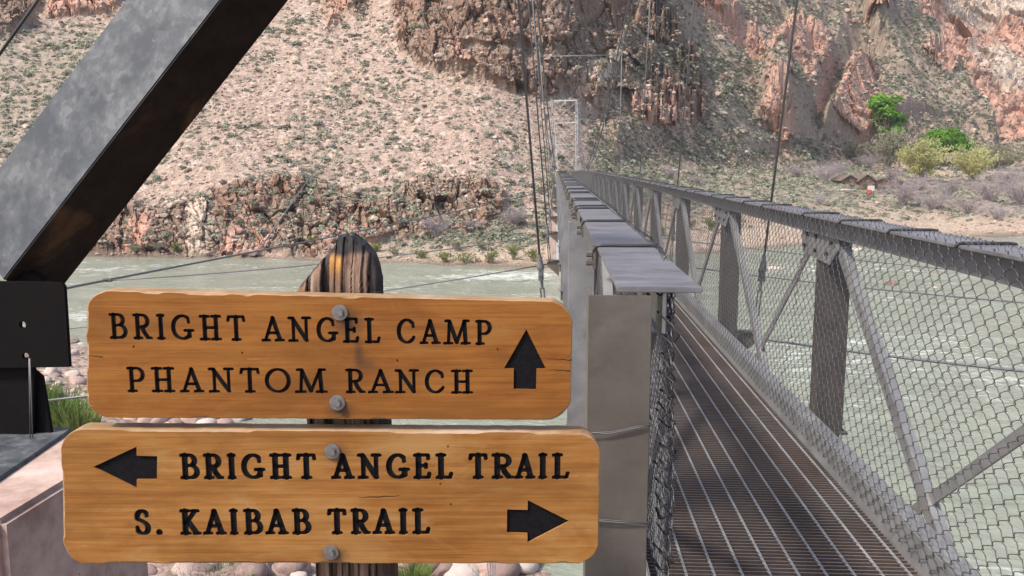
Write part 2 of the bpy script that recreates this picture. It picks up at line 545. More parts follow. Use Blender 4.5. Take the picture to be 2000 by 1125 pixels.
# ------------------------------------------------------------------ canyon terrain across the river
WATER = -9.5
def soft_mask(polys, X, Y, soft=10.0):
    """signed-distance soft mask for polygons in the measured view angles"""
    out = np.zeros(X.shape)
    for poly in polys:
        p = np.array(poly, dtype=float)
        q = np.roll(p, -1, axis=0)
        best = np.full(X.shape, 1e9)
        inside = np.zeros(X.shape, dtype=bool)
        for (ax, ay), (bx, by) in zip(p, q):
            ex, ey = bx - ax, by - ay
            t = np.clip(((X - ax) * ex + (Y - ay) * ey) / (ex * ex + ey * ey + 1e-9), 0, 1)
            best = np.minimum(best, np.hypot(X - ax - t * ex, Y - ay - t * ey))
            c = ((ay > Y) != (by > Y)) & (X < (bx - ax) * (Y - ay) / (by - ay + 1e-12) + ax)
            inside ^= c
        d = np.where(inside, best, -best)
        out = np.maximum(out, smooth(d, -soft, soft))
    return out
ZONES = {
 'cliff': [[(752, -120), (772, 40), (785, 95), (850, 140), (930, 150), (1010, 185), (1075, 212), (1140, 195), (1180, 212), (1240, 240), (1340, 292), (1380, 285), (1400, 230), (1370, 150), (1330, 90), (1310, 40), (1290, -120)],
           [(150, 500), (190, 450), (250, 410), (320, 415), (375, 390), (430, 372), (480, 362), (560, 352), (640, 358), (690, 372), (725, 395), (800, 362), (880, 352), (960, 356), (990, 375), (985, 410), (950, 440), (880, 455), (800, 460), (700, 472), (600, 494), (360, 508), (200, 500)],
           [(-300, 60), (0, 75), (60, 55), (75, 0), (85, -120), (-300, -120)], [(640, 25), (715, 35), (725, -120), (640, -120)],
           ],
 'red': [[(1228, 225), (1260, 216), (1290, 240), (1320, 213), (1348, 240), (1348, 288), (1290, 290), (1238, 268)],
         [(1305, -120), (1340, 20), (1395, 75), (1440, 112), (1450, 70), (1440, 10), (1450, -120)],
         [(1480, 165), (1500, 120), (1545, 40), (1560, 60), (1600, 80), (1628, 105), (1615, 150), (1585, 195), (1550, 190)],
         [(1608, 268), (1640, 195), (1672, 135), (1700, 130), (1718, 190), (1735, 280), (1680, 300)],
         [(1720, -120), (1740, 20), (1800, 60), (1880, 150), (1910, 230), (1960, 290), (2300, 300), (2700, 290), (2700, -120)], [(1680, 60), (1720, 40), (1760, 75), (1730, 110)], [(1800, 190), (1840, 150), (1880, 180), (1850, 230)], [(1440, 105), (1470, 60), (1490, 120), (1460, 150)],
         [(430, 500), (440, 440), (490, 425), (520, 440), (515, 492)], [(255, 490), (262, 432), (300, 420), (312, 480)], [(625, 470), (650, 442), (700, 436), (715, 455), (680, 472)],
         [(80, -120), (92, 25), (130, 28), (240, 22), (245, -120)],
         [(1480, 255), (1500, 210), (1525, 235), (1560, 300), (1530, 305)], [(1290, 200), (1300, 165), (1330, 195), (1340, 230)],
         [(880, 135), (900, 90), (915, 130)], [(640, 60), (650, -120), (700, -120), (690, 20)]],
 'pale': [[(358, 508), (362, 450), (382, 392), (402, 388), (412, 440), (415, 508)],
          [(1112, 205), (1150, 130), (1160, 110), (1178, 118), (1165, 165), (1130, 215)], [(1150, 215), (1180, 160), (1205, 95), (1225, 105), (1200, 165), (1170, 218)],
          [(1790, -120), (1850, 40), (1900, 60), (2100, 30), (2200, -120)], [(1880, 110), (1960, 90), (2050, 180), (1960, 200)]],
 'veg': [[(1150, 300), (1300, 330), (1500, 330), (1640, 310), (1800, 320), (2700, 310), (2700, 430), (1600, 420), (1350, 400), (1150, 400)],
         [(1190, 130), (1290, 60), (1330, 30), (1400, 90), (1500, 160), (1580, 230), (1660, 300), (1560, 300), (1400, 290), (1260, 200)], [(1440, -120), (1480, 30), (1620, 100), (1680, 130), (1740, 250), (1800, 320), (1960, 310), (1860, 170), (1760, 60), (1720, -120)], [(700, 490), (760, 470), (1000, 450), (1090, 440), (1100, 500), (900, 520), (740, 512)],
         [(-300, 90), (100, 60), (240, 50), (300, 120), (100, 420), (-300, 470)]],
 'sand': [[(1150, 500), (1150, 430), (1350, 420), (1600, 420), (2700, 420), (2700, 480), (1500, 492)], [(690, 505), (740, 485), (900, 490), (1090, 470), (1150, 480), (1150, 530), (900, 526)],
          [(1700, 330), (1900, 320), (1960, 345), (1800, 360)]],
}
_gx, _gy = np.meshgrid(np.arange(-700, 2900, 5.0), np.arange(-160, 560, 5.0))
ZM = {k: soft_mask(v, _gx, _gy, 9.0 if k in ('cliff', 'red', 'pale') else 22.0) for k, v in ZONES.items()}
def zone(k, px, py):
    fx = np.clip((px + 700) / 5.0, 0, _gx.shape[1] - 1.001)
    fy = np.clip((py + 160) / 5.0, 0, _gx.shape[0] - 1.001)
    ix, iy = fx.astype(int), fy.astype(int)
    u, v = fx - ix, fy - iy
    Z = ZM[k]
    return (Z[iy, ix] * (1 - u) + Z[iy, ix + 1] * u) * (1 - v) + (Z[iy + 1, ix] * (1 - u) + Z[iy + 1, ix + 1] * u) * v
# measured profiles: view column, shoreline row, then (row, metres behind the shore)
PROF = [
 (-700, 500, [(492, 2), (385, 14), (180, 46), (40, 78), (-80, 104)]),
 (0, 502, [(492, 2), (385, 13), (180, 46), (40, 78), (-80, 103)]),
 (250, 503, [(492, 2), (392, 11), (180, 45), (40, 76), (-80, 102)]),
 (450, 507, [(495, 2), (358, 12), (180, 45), (40, 76), (-80, 103)]),
 (700, 514, [(484, 6), (366, 18), (180, 48), (40, 76), (-80, 100)]),
 (950, 523, [(474, 10), (358, 21), (160, 52), (40, 66), (-80, 82)]),
 (1100, 526, [(476, 12), (345, 30), (214, 56), (60, 72), (-80, 90)]),
 (1300, 505, [(440, 15), (345, 55), (288, 74), (130, 97), (-80, 142)]),
 (1500, 489, [(430, 20), (345, 78), (304, 105), (130, 150), (-80, 215)]),
 (1700, 471, [(425, 25), (345, 105), (305, 150), (130, 212), (-80, 290)]),
 (1900, 467, [(425, 25), (345, 120), (295, 205), (130, 300), (-80, 410)]),
 (2300, 463, [(425, 25), (345, 140), (290, 250), (130, 370), (-80, 500)]),
 (2900, 460, [(425, 25), (345, 150), (290, 260), (130, 380), (-80, 510)]),
]
def phi_of(px, py=300.0):
    d = ray(px, py)
    return math.atan2(d.x, d.y)
def build_terrain():
    phis, R, Z = [], [], []
    for px, ys, rows in PROF:
        s = atZ(px, ys, WATER)
        r0 = math.hypot(s.x, s.y)
        rr = [r0 - 9, r0 - 3, r0]
        zz = [WATER - 2.5, WATER - .8, WATER]
        for py, dr in rows:
            p = atR(px, py, r0 + dr)
            rr.append(r0 + dr)
            zz.append(p.z)
        rr += [rr[-1] + 60, rr[-1] + 200]
        zz += [zz[-1] + 42, zz[-1] + 120]
        phis.append(phi_of(px))
        R.append(rr)
        Z.append(zz)
    phis, R, Z = np.array(phis), np.array(R), np.array(Z)
    NP = 1250
    ph = np.linspace(phi_of(-560), phi_of(2560), NP)
    ker = np.exp(-np.linspace(-2, 2, 61) ** 2)
    ker /= ker.sum()
    def interp_cols(A):
        out = np.empty((A.shape[1], NP))
        for j in range(A.shape[1]):
            c = np.interp(ph, phis, A[:, j])
            c = np.convolve(np.pad(c, 30, mode='edge'), ker, mode='valid')
            out[j] = c
        return out
    Rg, Zg = interp_cols(R), interp_cols(Z)
    counts = [4, 10, 26, 165, 150, 130, 100, 16, 8]
    rows_r, rows_z = [], []
    for j, n in enumerate(counts):
        for k in range(n):
            t = k / n
            rows_r.append(Rg[j] * (1 - t) + Rg[j + 1] * t)
            rows_z.append(Zg[j] * (1 - t) + Zg[j + 1] * t)
    rows_r.append(Rg[-1]); rows_z.append(Zg[-1])
    r, z = np.array(rows_r), np.array(rows_z)
    # soften the breaks of slope
    kr = np.exp(-np.linspace(-2, 2, 15) ** 2); kr /= kr.sum()
    for arr in (r, z):
        pad = np.pad(arr, ((7, 7), (0, 0)), mode='edge')
        sm = sum(kr[k] * pad[k:k + arr.shape[0]] for k in range(15))
        arr[...] = sm
    NR = r.shape[0]
    P = np.stack([np.sin(ph)[None, :] * r, np.cos(ph)[None, :] * r, z], -1)
    flat = P.reshape(-1, 3)
    px, py, zc = project(flat)
    wob = np.stack([fbm(flat / 5.0, 4, 3), fbm(flat / 5.0, 4, 9)], -1)
    wob2 = np.stack([fbm(flat / 1.3, 3, 5), fbm(flat / 1.3, 3, 8)], -1)
    sc = 90.0 / np.maximum(zc, 60)
    sc = sc * (1 - .65 * smooth(px, 1230, 1400))
    wx = px + (wob[:, 0] * 34 + wob2[:, 0] * 14) * sc ** .5
    wy = py + (wob[:, 1] * 26 + wob2[:, 1] * 11) * sc ** .5
    zn = {k: zone(k, wx, wy) for k in ZONES}
    above = smooth(flat[:, 2], WATER - .1, WATER + .6)
    brk = fbm(flat / 11.0 * np.array([1, 1, 1.5]), 4, 141)
    keep = smooth(brk + .28 + .5 * smooth(py, 330, 345), -.12, .12)
    zn['cliff'] = zn['cliff'] * keep
    zn['red'] = zn['red'] * smooth(brk + .42 + .4 * smooth(px, 1250, 1380) + .5 * smooth(py, 330, 345), -.15, .12)
    cl = np.clip(np.maximum(zn['cliff'], np.maximum(zn['red'], zn['pale'])), 0, 1)
    # vertical ribs and gullies, blocks, ledges
    far = np.clip(np.hypot(flat[:, 0], flat[:, 1]) / 130.0, .6, 3.2)
    Q = flat / far[:, None]
    rib = ridged(Q * np.array([1 / 7.5, 1 / 7.5, 1 / 20.0]), 5, 21, .55)
    blk = ridged(Q * np.array([1 / 2.6, 1 / 2.6, 1 / 4.5]) + wob * np.array([1.0])[0] if False else Q * np.array([1 / 2.6, 1 / 2.6, 1 / 4.5]), 4, 41, .6)
    colm = fbm(Q * np.array([1 / .8, 1 / .8, 1 / 5.0]), 3, 61, .6)
    fine = fbm(Q / .55, 3, 71, .6)
    big = ridged(flat * np.array([1 / 38.0, 1 / 38.0, 1 / 70.0]), 4, 81, .5)
    med = fbm(flat / 9.0, 5, 91)
    cell = fbm(Q / .7, 3, 101, .6)
    cell2 = vnoise(Q / 1.6, 111)
    # ledges: rock stands out in steps, with scree-covered shelves between
    lh = 4.6 * far
    ph_ = flat[:, 2] / lh + .55 * fbm(flat / 16.0, 3, 121) + .16 * fbm(flat / 3.0, 3, 131)
    saw = ph_ - np.floor(ph_)
    saw = saw ** 1.3 * smooth(saw, 1.0, .93)
    ledge_amt = smooth(py, 330, 300)
    sel = np.where(cl > .01)[0]
    tilt = np.array([[.94, .1, .34], [-.1, .99, .1], [-.34, -.1, .94]])
    big_r = (1 + .75 * smooth(px[sel], 1260, 1400))[:, None]
    Qs = (Q[sel] / big_r + np.concatenate([wob[sel], wob[sel][:, :1]], 1) * .5) @ tilt.T
    f1, e1 = facets(Qs / np.array([2.6, 2.6, 4.6]), 3)
    f2, e2 = facets(Qs / np.array([.95, .95, 1.7]) + 3.3, 8)
    fac = np.zeros(len(flat))
    fac[sel] = (f1 - .5) * 1.5 * big_r[:, 0] + (f2 - .5) * .62 - .55 * smooth(e1, .14, 0) - .25 * smooth(e2, .16, 0)
    disp = cl * (.9 + 1.6 * (rib - .45) + fac + .22 * fine + 2.2 * saw * ledge_amt + .9 * saw * (1 - ledge_amt)) * far * (1 - .45 * smooth(px, 1280, 1400))
    for rp, amt in (([(1150, 175), (1230, 60), (1305, -60), (1345, 20), (1400, 78), (1500, 158), (1590, 232), (1668, 302), (1400, 310), (1200, 300)], 3.2),
                    ([(1690, 40), (1760, 68), (1835, 140), (1885, 215), (1940, 305), (1748, 305), (1722, 180)], 6.5),
                    ([(1606, 300), (1640, 195), (1672, 132), (1702, 126), (1722, 190), (1748, 300)], 5.0), ([(1480, 250), (1520, 90), (1548, 35), (1600, 75), (1632, 105), (1612, 170), (1570, 290)], 3.5)):
        near_ = (px > 1050) & (px < 2050) & (py < 360)
        mk = np.zeros(len(flat)); mk[near_] = soft_mask([rp], wx[near_] * .6 + px[near_] * .4, wy[near_] * .6 + py[near_] * .4, 14.0)
        ridge_d = mk * amt * far if rp[0][0] == 1150 else ridge_d + mk * amt * far
    hillside = smooth(py, 345, 300) * smooth(px, 1150, 1400)
    disp += hillside * (big - .45) * 6.0 * np.clip(far, 1, 2.4)
    tal = 1 - cl
    disp += tal * (med * .8 * smooth(zc, 70, 110) + cell * .16 + np.maximum(cell2 - .3, 0) * .3) * far ** .5
    disp = (disp + ridge_d) * above
    # displacement direction: outwards from the slope
    er = np.stack([-np.sin(ph), -np.cos(ph), np.zeros(NP)], -1)[None].repeat(NR, 0).reshape(-1, 3)
    dr = np.gradient(r, axis=0); dz = np.gradient(z, axis=0)
    ln = np.hypot(dr, dz) + 1e-6
    nx = (dz / ln).ravel(); nz = (dr / ln).ravel()
    D = er * (np.maximum(nx, .25))[:, None]
    D[:, 2] += np.abs(nz) * (1 - .72 * cl)
    D /= np.linalg.norm(D, axis=1)[:, None]
    V = flat + D * disp[:, None]
    idx = np.arange(NR * NP).reshape(NR, NP)
    Fc = np.stack([idx[:-1, :-1], idx[:-1, 1:], idx[1:, 1:], idx[1:, :-1]], -1).reshape(-1, 4)
    me = np_mesh('canyon_slope', V, Fc, terrain_mat(), False)
    ca = me.attributes.new('zone_rock', 'FLOAT_COLOR', 'POINT')
    dat = np.ones((len(V), 4), dtype=np.float32)
    dat[:, 0], dat[:, 1], dat[:, 2] = zn['cliff'], zn['red'], zn['pale']
    ca.data.foreach_set('color', dat.ravel())
    cb = me.attributes.new('zone_soil', 'FLOAT_COLOR', 'POINT')
    dat = np.ones((len(V), 4), dtype=np.float32)
    ledge = np.clip(zn['cliff'] * smooth(rib * .5 + blk * .5, .52, .2), 0, 1)
    dat[:, 0], dat[:, 1], dat[:, 2] = np.clip(zn['veg'] + .35 * ledge, 0, 1), zn['sand'], smooth(flat[:, 2], WATER + .5, WATER)
    cb.data.foreach_set('color', dat.ravel())
    o = link_mesh('canyon_slope', me)
    tag(o, 'canyon wall of talus and rock rising across the river', 'canyon slope', kind='structure')
    return V.reshape(NR, NP, 3), zn, cl, px, py, zc
def terrain_mat():
    a = NT('canyon_rock_and_talus')
    v = a.coords()
    r1 = a.n('Attribute', attribute_name='zone_rock')
    r2 = a.n('Attribute', attribute_name='zone_soil')
    s1 = a.n('SeparateColor'); a.l(r1.outputs['Color'], s1.inputs[0])
    s2 = a.n('SeparateColor'); a.l(r2.outputs['Color'], s2.inputs[0])
    big = a.noise(v, .07, 5, .6, .4)
    mid = a.noise(v, .55, 6, .65, .3)
    fin = a.noise(v, 3.2, 5, .68)
    vo = a.vor(v, 1.5)
    vo2 = a.vor(v, 3.4)
    sep = a.n('SeparateColor'); a.l(vo.outputs['Color'], sep.inputs[0])
    sep2 = a.n('SeparateColor'); a.l(vo2.outputs['Color'], sep2.inputs[0])
    talus = a.ramp(mid.outputs[0], [(.3, (.235, .152, .113)), (.5, (.325, .232, .178)), (.7, (.405, .312, .243))])
    talus = a.mix(a.ramp(big.outputs[0], [(.38, (0, 0, 0)), (.62, (.6, .6, .6))]), talus, (.30, .235, .185))
    stone = a.ramp(sep.outputs[0], [(.0, (.21, .14, .115)), (.4, (.33, .24, .195)), (.75, (.43, .335, .275)), (1, (.52, .43, .36))])
    talus = a.mix(a.math('MULTIPLY', a.ramp(sep.outputs[1], [(.35, (0, 0, 0)), (.5, (1, 1, 1))]), .75), talus, stone)
    stone2 = a.ramp(sep2.outputs[0], [(0, (.17, .115, .092)), (.5, (.36, .27, .215)), (1, (.52, .43, .36))])
    talus = a.mix(a.math('MULTIPLY', a.ramp(sep2.outputs[1], [(.5, (0, 0, 0)), (.6, (1, 1, 1))]), .4), talus, stone2)
    # schist: dark, streaked down the face
    mp = a.n('Mapping'); mp.inputs['Scale'].default_value = (1.1, 1.1, .22); mp.inputs['Rotation'].default_value = (.18, .22, 0)
    tc = a.n('TexCoord'); a.l(tc.outputs['Object'], mp.inputs[0])
    st = a.noise(mp.outputs[0], .9, 7, .68, .5)
    cliff = a.ramp(st.outputs[0], [(.3, (.075, .052, .042)), (.43, (.15, .10, .078)), (.56, (.23, .16, .12)), (.7, (.34, .25, .19))])
    cliff = a.mix(a.ramp(big.outputs[0], [(.45, (0, 0, 0)), (.62, (.65, .65, .65))]), cliff, a.ramp(st.outputs[0], [(.3, (.13, .06, .04)), (.7, (.34, .18, .115))]))
    red = a.ramp(st.outputs[0], [(.28, (.22, .11, .08)), (.45, (.40, .215, .155)), (.6, (.50, .31, .235)), (.76, (.58, .43, .34))])
    red = a.mix(a.ramp(mid.outputs[0], [(.48, (0, 0, 0)), (.66, (.7, .7, .7))]), red, (.42, .31, .25))
    pale = a.ramp(st.outputs[0], [(.3, (.2, .15, .12)), (.5, (.45, .36, .29)), (.7, (.6, .51, .43))])
    gv = a.ramp(fin.outputs[0], [(.35, (.17, .145, .11)), (.6, (.27, .235, .18)), (.75, (.37, .32, .25))])
    sand = a.ramp(fin.outputs[0], [(.35, (.30, .225, .16)), (.6, (.47, .38, .29)), (.75, (.6, .52, .43))])
    col = a.mix(a.math('MULTIPLY', s2.outputs[0], a.ramp(mid.outputs[0], [(.38, (.15, .15, .15)), (.6, (.85, .85, .85))])), talus, gv)
    col = a.mix(a.math('MULTIPLY', s2.outputs[1], .7), col, sand)
    col = a.mix(s1.outputs[0], col, cliff)
    # scrub and dust lodged on the ledges of the rock
    geo = a.n('NewGeometry')
    sx = a.n('SeparateXYZ'); a.l(geo.outputs['Normal'], sx.inputs[0])
    led = a.math('MULTIPLY', a.ramp(sx.outputs[2], [(.55, (0, 0, 0)), (.8, (1, 1, 1))]), a.ramp(mid.outputs[0], [(.4, (.1, .1, .1)), (.6, (.9, .9, .9))]))
    col = a.mix(a.math('MULTIPLY', led, a.math('MULTIPLY', s1.outputs[0], .8)), col, a.mix(a.ramp(fin.outputs[0], [(.42, (0, 0, 0)), (.58, (1, 1, 1))]), (.29, .22, .17), (.2, .2, .14)))
    col = a.mix(s1.outputs[1], col, red)
    col = a.mix(s1.outputs[2], col, pale)
    col = a.mix(a.math('MULTIPLY', s2.outputs[2], .75), col, (.10, .075, .055))
    h = a.math('ADD', a.math('MULTIPLY', fin.outputs[0], .6), a.math('MULTIPLY', vo2.outputs['Distance'], -.5))
    a.bump(h, .6, .25)
    return a.out(col, .92, 0, .15)
# ------------------------------------------------------------------ water and near bank
SHORE = [(-90, 100)] + [tuple(atZ(px, py, WATER)[:2]) for px, py in ((60, 640), (150, 672), (300, 740), (480, 826), (640, 900), (1000, 1090))] + [(4.5, 16.5), (12, 12), (40, 4), (90, -10)]
def shore_dist(X, Y):
    """distance inland (positive) from the near shoreline"""
    best = np.full(X.shape, 1e9); sgn = np.ones(X.shape)
    for (ax, ay), (bx, by) in zip(SHORE[:-1], SHORE[1:]):
        ex, ey = bx - ax, by - ay
        t = np.clip(((X - ax) * ex + (Y - ay) * ey) / (ex * ex + ey * ey), 0, 1)
        d = np.hypot(X - ax - t * ex, Y - ay - t * ey)
        side = (X - ax) * ey - (Y - ay) * ex      # right of the walking direction = inland
        upd = d < best
        best = np.where(upd, d, best)
        sgn = np.where(upd, np.sign(side), sgn)
    return best * sgn
def bank_height(X, Y):
    d = shore_dist(X, Y)
    h = WATER + np.where(d < 0, d * .35, np.where(d < 9, d * .13, 1.17 + (d - 9) * .62))
    return np.minimum(h, -1.72 + .03 * np.sin(X * 1.3) * np.cos(Y))
def bank_mat():
    a = NT('bank_gravel')
    v = a.coords()
    n1 = a.noise(v, .5, 5, .6); n2 = a.noise(v, 7, 5, .65)
    vo = a.vor(v, 5.0); sp = a.n('SeparateColor'); a.l(vo.outputs['Color'], sp.inputs[0])
    col = a.ramp(n1.outputs[0], [(.35, (.2, .14, .105)), (.65, (.36, .27, .21))])
    col = a.mix(.6, col, a.ramp(sp.outputs[0], [(0, (.13, .09, .075)), (.5, (.32, .23, .19)), (1, (.5, .42, .36))]))
    h = a.math('ADD', n2.outputs[0], a.math('MULTIPLY', vo.outputs['Distance'], -1.0))
    a.bump(h, .8, .08)
    return a.out(col, .9, 0, .2)
def build_bank():
    xs = np.concatenate([np.linspace(-90, -32, 30)[:-1], np.linspace(-32, 14, 200), np.linspace(14, 90, 34)[1:]])
    ys = np.concatenate([np.linspace(-60, -3, 26)[:-1], np.linspace(-3, 60, 240), np.linspace(60, 110, 24)[1:]])
    X, Y = np.meshgrid(xs, ys)
    Zb = bank_height(X, Y)
    P = np.stack([X, Y, Zb], -1).reshape(-1, 3)
    near = smooth(-P[:, 2], 1.75, 2.6)
    P[:, 2] += near * (fbm(P / 2.5, 4, 5) * .35 + fbm(P / .6, 3, 15) * .09)
    ny, nx = X.shape
    idx = np.arange(ny * nx).reshape(ny, nx)
    Fc = np.stack([idx[:-1, :-1], idx[:-1, 1:], idx[1:, 1:], idx[1:, :-1]], -1).reshape(-1, 4)
    o = link_mesh('river_bank', np_mesh('river_bank', P, Fc, bank_mat(), True))
    tag(o, 'stony near bank sloping down to the river', 'river bank', kind='structure')
def water_mat():
    a = NT('silty_river_water')
    v = a.coords((1, 1, 1))
    mp = a.n('Mapping'); mp.inputs['Scale'].default_value = (.3, .62, 1); mp.inputs['Rotation'].default_value = (0, 0, .12)
    tc = a.n('TexCoord'); a.l(tc.outputs['Object'], mp.inputs[0])
    n1 = a.noise(mp.outputs[0], .7, 6, .62, .6)
    n2 = a.noise(mp.outputs[0], 3.0, 6, .65, .8)
    n3 = a.noise(v, 2.6, 5, .6, .5)
    col = a.ramp(n1.outputs[0], [(.3, (.215, .235, .178)), (.7, (.285, .305, .238))])
    big = a.noise(v, .045, 3, .5)
    at = a.n('Attribute', attribute_name='foam')
    fm = a.math('ADD', a.math('MULTIPLY', n2.outputs[0], .75), a.math('MULTIPLY', at.outputs['Fac'], .30))
    foam = a.ramp(fm, [(.53, (0, 0, 0)), (.74, (1, 1, 1))])
    col = a.mix(a.math('MULTIPLY', foam, .85), col, (.74, .76, .72))
    h = a.math('ADD', a.math('MULTIPLY', n2.outputs[0], .7), a.math('MULTIPLY', n3.outputs[0], .35))
    a.bump(h, .75, .22)
    r = a.ramp(foam, [(0, (.14,) * 3), (1, (.6,) * 3)])
    return a.out(col, r, 0, .5)
def build_river():
    NPh, NR = 620, 420
    ph = np.linspace(phi_of(-640), phi_of(2640), NPh)
    r = np.geomspace(14, 165, NR)
    PH, RR = np.meshgrid(ph, r)
    X, Y = np.sin(PH) * RR, np.cos(PH) * RR
    P = np.stack([X, Y, np.full(X.shape, WATER)], -1).reshape(-1, 3)
    c, s = math.cos(.1), math.sin(.1)
    U = np.stack([P[:, 0] * c + P[:, 1] * s, -P[:, 0] * s + P[:, 1] * c, np.zeros(len(P))], -1)
    rough = smooth(P[:, 0], -6, 22) * .75 + .25
    w = fbm(U * np.array([1 / 5.0, 1 / 2.2, 1]), 4, 33) * .16 + ridged(U * np.array([1 / 2.6, 1 / 1.1, 1]), 3, 44) * .09
    P[:, 2] += w * (.55 + .8 * rough)
    patch = fbm(U * np.array([1 / 22.0, 1 / 7.0, 1]), 4, 55)
    foam = np.clip(.22 + patch * .6 + (rough - .6) * .10 + (w - .05) * 1.5, 0, 1)
    # the rapid along the far shore and the ripple line at the left
    px, py, zc = project(P)
    foam = np.clip(foam + .55 * np.exp(-((px - 1000) / 120.0) ** 2 - ((py - 536) / 10.0) ** 2) + .4 * np.exp(-((px - 200) / 120.0) ** 2 - ((py - 528) / 12.0) ** 2)
                   + .28 * np.exp(-((px - 1700) / 230.0) ** 2 - ((py - 525) / 26.0) ** 2), 0, 1)
    idx = np.arange(NR * NPh).reshape(NR, NPh)
    Fc = np.stack([idx[:-1, :-1], idx[:-1, 1:], idx[1:, 1:], idx[1:, :-1]], -1).reshape(-1, 4)
    me = np_mesh('river', P, Fc, water_mat(), True)
    at = me.attributes.new('foam', 'FLOAT', 'POINT')
    at.data.foreach_set('value', foam.astype(np.float32))
    o = link_mesh('river', me)
    tag(o, 'green grey silty river flowing under the bridge', 'river', kind='structure')
TV, TZN, TCL, TPX, TPY, TZC = build_terrain()
build_bank()
build_river()
#@@BRIDGE_BEGIN
# ------------------------------------------------------------------ suspension footbridge
DECK = -1.48
SP = 3.0
NPAN = 25
Y0 = 2.05
YEND = Y0 + SP * NPAN
def camber(Y):
    return .0012 * Y - .00017 * max(0.0, Y - 25.0) ** 2
def sag(Y):
    return -.2 + (.0078 if Y < 48 else .0065) * (Y - 48) ** 2
def cable_x(side, Y):
    u = abs(48 - Y)
    if Y > 48:
        return (0.0 - .3 * (u / 30) ** 1.2) if side < 0 else (1.62 + .4 * (u / 30) ** 1.2)
    return -(.012 * u + .0005 * u * u) if side < 0 else 1.62 + .004 * u + .00002 * u ** 3
broot = thing('suspension_bridge', (0.83, Y0, DECK), 'grey steel suspension footbridge with wire mesh sides crossing the river', 'bridge')
BL = broot.location.copy()
def bpart(name, me, loc=(0, 0, 0), rx=0.0, parent=None):
    o = link_mesh(name, me, parent or broot)
    if parent is None:
        o.location = Vector(loc) - BL
        o.rotation_euler = (rx, 0, 0)
    else:
        o.location = loc
    return o
# --- shared panel meshes: local y runs 0..SP, local z is height relative to the eye
gx0, gx1 = .33, 1.335
g = MB()
nb = int(SP / .03)
for i in range(nb):
    g.box(((gx0 + gx1) / 2, .015 + i * .03, DECK - .014), (gx1 - gx0, .0045, .026))
g.box((gx0 + .003, SP / 2, DECK - .016), (.006, SP - .006, .03))
_nbar = len(g.f)
def twisted(mb, x, z, w, L, step=.0095):
    n = int(L / step)
    vs, fs = [], []
    for i in range(n + 1):
        a = i * .42
        for k in range(4):
            t = a + k * math.pi / 2
            vs.append((x + w * math.cos(t), i * L / n, z + w * math.sin(t)))
    for i in range(n):
        for k in range(4):
            fs.append((i * 4 + k, i * 4 + (k + 1) % 4, i * 4 + 4 + (k + 1) % 4, i * 4 + 4 + k))
    mb.add(vs, fs)
for i in range(10):
    twisted(g, gx0 + .055 + i * .1016, DECK + .0005, .0062, SP - .004)
me_grate = g.mesh('grating', M['deck'])
me_grate.materials.append(M['galv']); me_grate.materials.append(M['lit_tops'])
for _p in me_grate.polygons:
    if _p.index >= _nbar: _p.material_index = 1
    elif _p.normal.z > .9: _p.material_index = 2  # upward faces take the painted lit colour
g = MB()
g.box((.83, -.012, DECK - .017), (gx1 - gx0, .008, .03))
me_band = g.mesh('end_band', M['brace'])
def kerb(x, out):
    k = MB()
    k.box((x + out * .004, SP / 2, DECK + .045), (.007, SP - .01, .16))
    k.box((x + out * .045, SP / 2, DECK + .128), (.075, SP - .01, .007))
    return k.mesh('toe_plate', M['brace'], .0012)
me_kerb_r, me_kerb_l = kerb(gx1 + .002, 1), kerb(gx0 - .004, -1)
# top chord: cap plate and hanging web
def chord(xc, xw):
    k = MB()
    k.box((xc, SP / 2, -.2955), (.2, SP - .003, .013))
    k.box((xw, SP / 2, -.352), (.009, SP - .008, .1))
    return k.mesh('top_rail', M['cap'], .002)
me_rail_r, me_rail_l = chord(1.55, 1.515), chord(.25, .262)
def tie_rods(xc, ys, inward):
    k = MB()
    for y in ys:
        a = xc - inward * .1
        pts = [(a - inward * .012, y + .01, -.335), (a - inward * .012, y + .004, -.300), (a - inward * .004, y, -.286), (a + inward * .02, y, -.2825),
               (xc, y - .004, -.2823), (xc + inward * .085, y, -.2825), (xc + inward * .1, y, -.285), (xc + inward * .108, y, -.3)]
        k.tube(pts, .0062, 7)
    return k
def mk_tie(xc, ys, inward):
    return tie_rods(xc, ys, inward).mesh('tie_rod', M['rod'], sm=True)
def mk_clip(x, ys, out):
    k = MB()
    for y in ys:
        k.box((x, y + .02, -.325), (.01, .04, .085))
        for dz in (-.015, -.045):
            k.tube([(x + out * .004, y + .018, -.3 + dz), (x + out * .028, y + .018, -.3 + dz)], .011, 6)
    return k.mesh('rail_clip', M['post'])
me_tie_r, me_tie_l, me_clip = mk_tie(1.55, [0], -1), mk_tie(.25, [0], 1), mk_clip(.14, [0], -1)
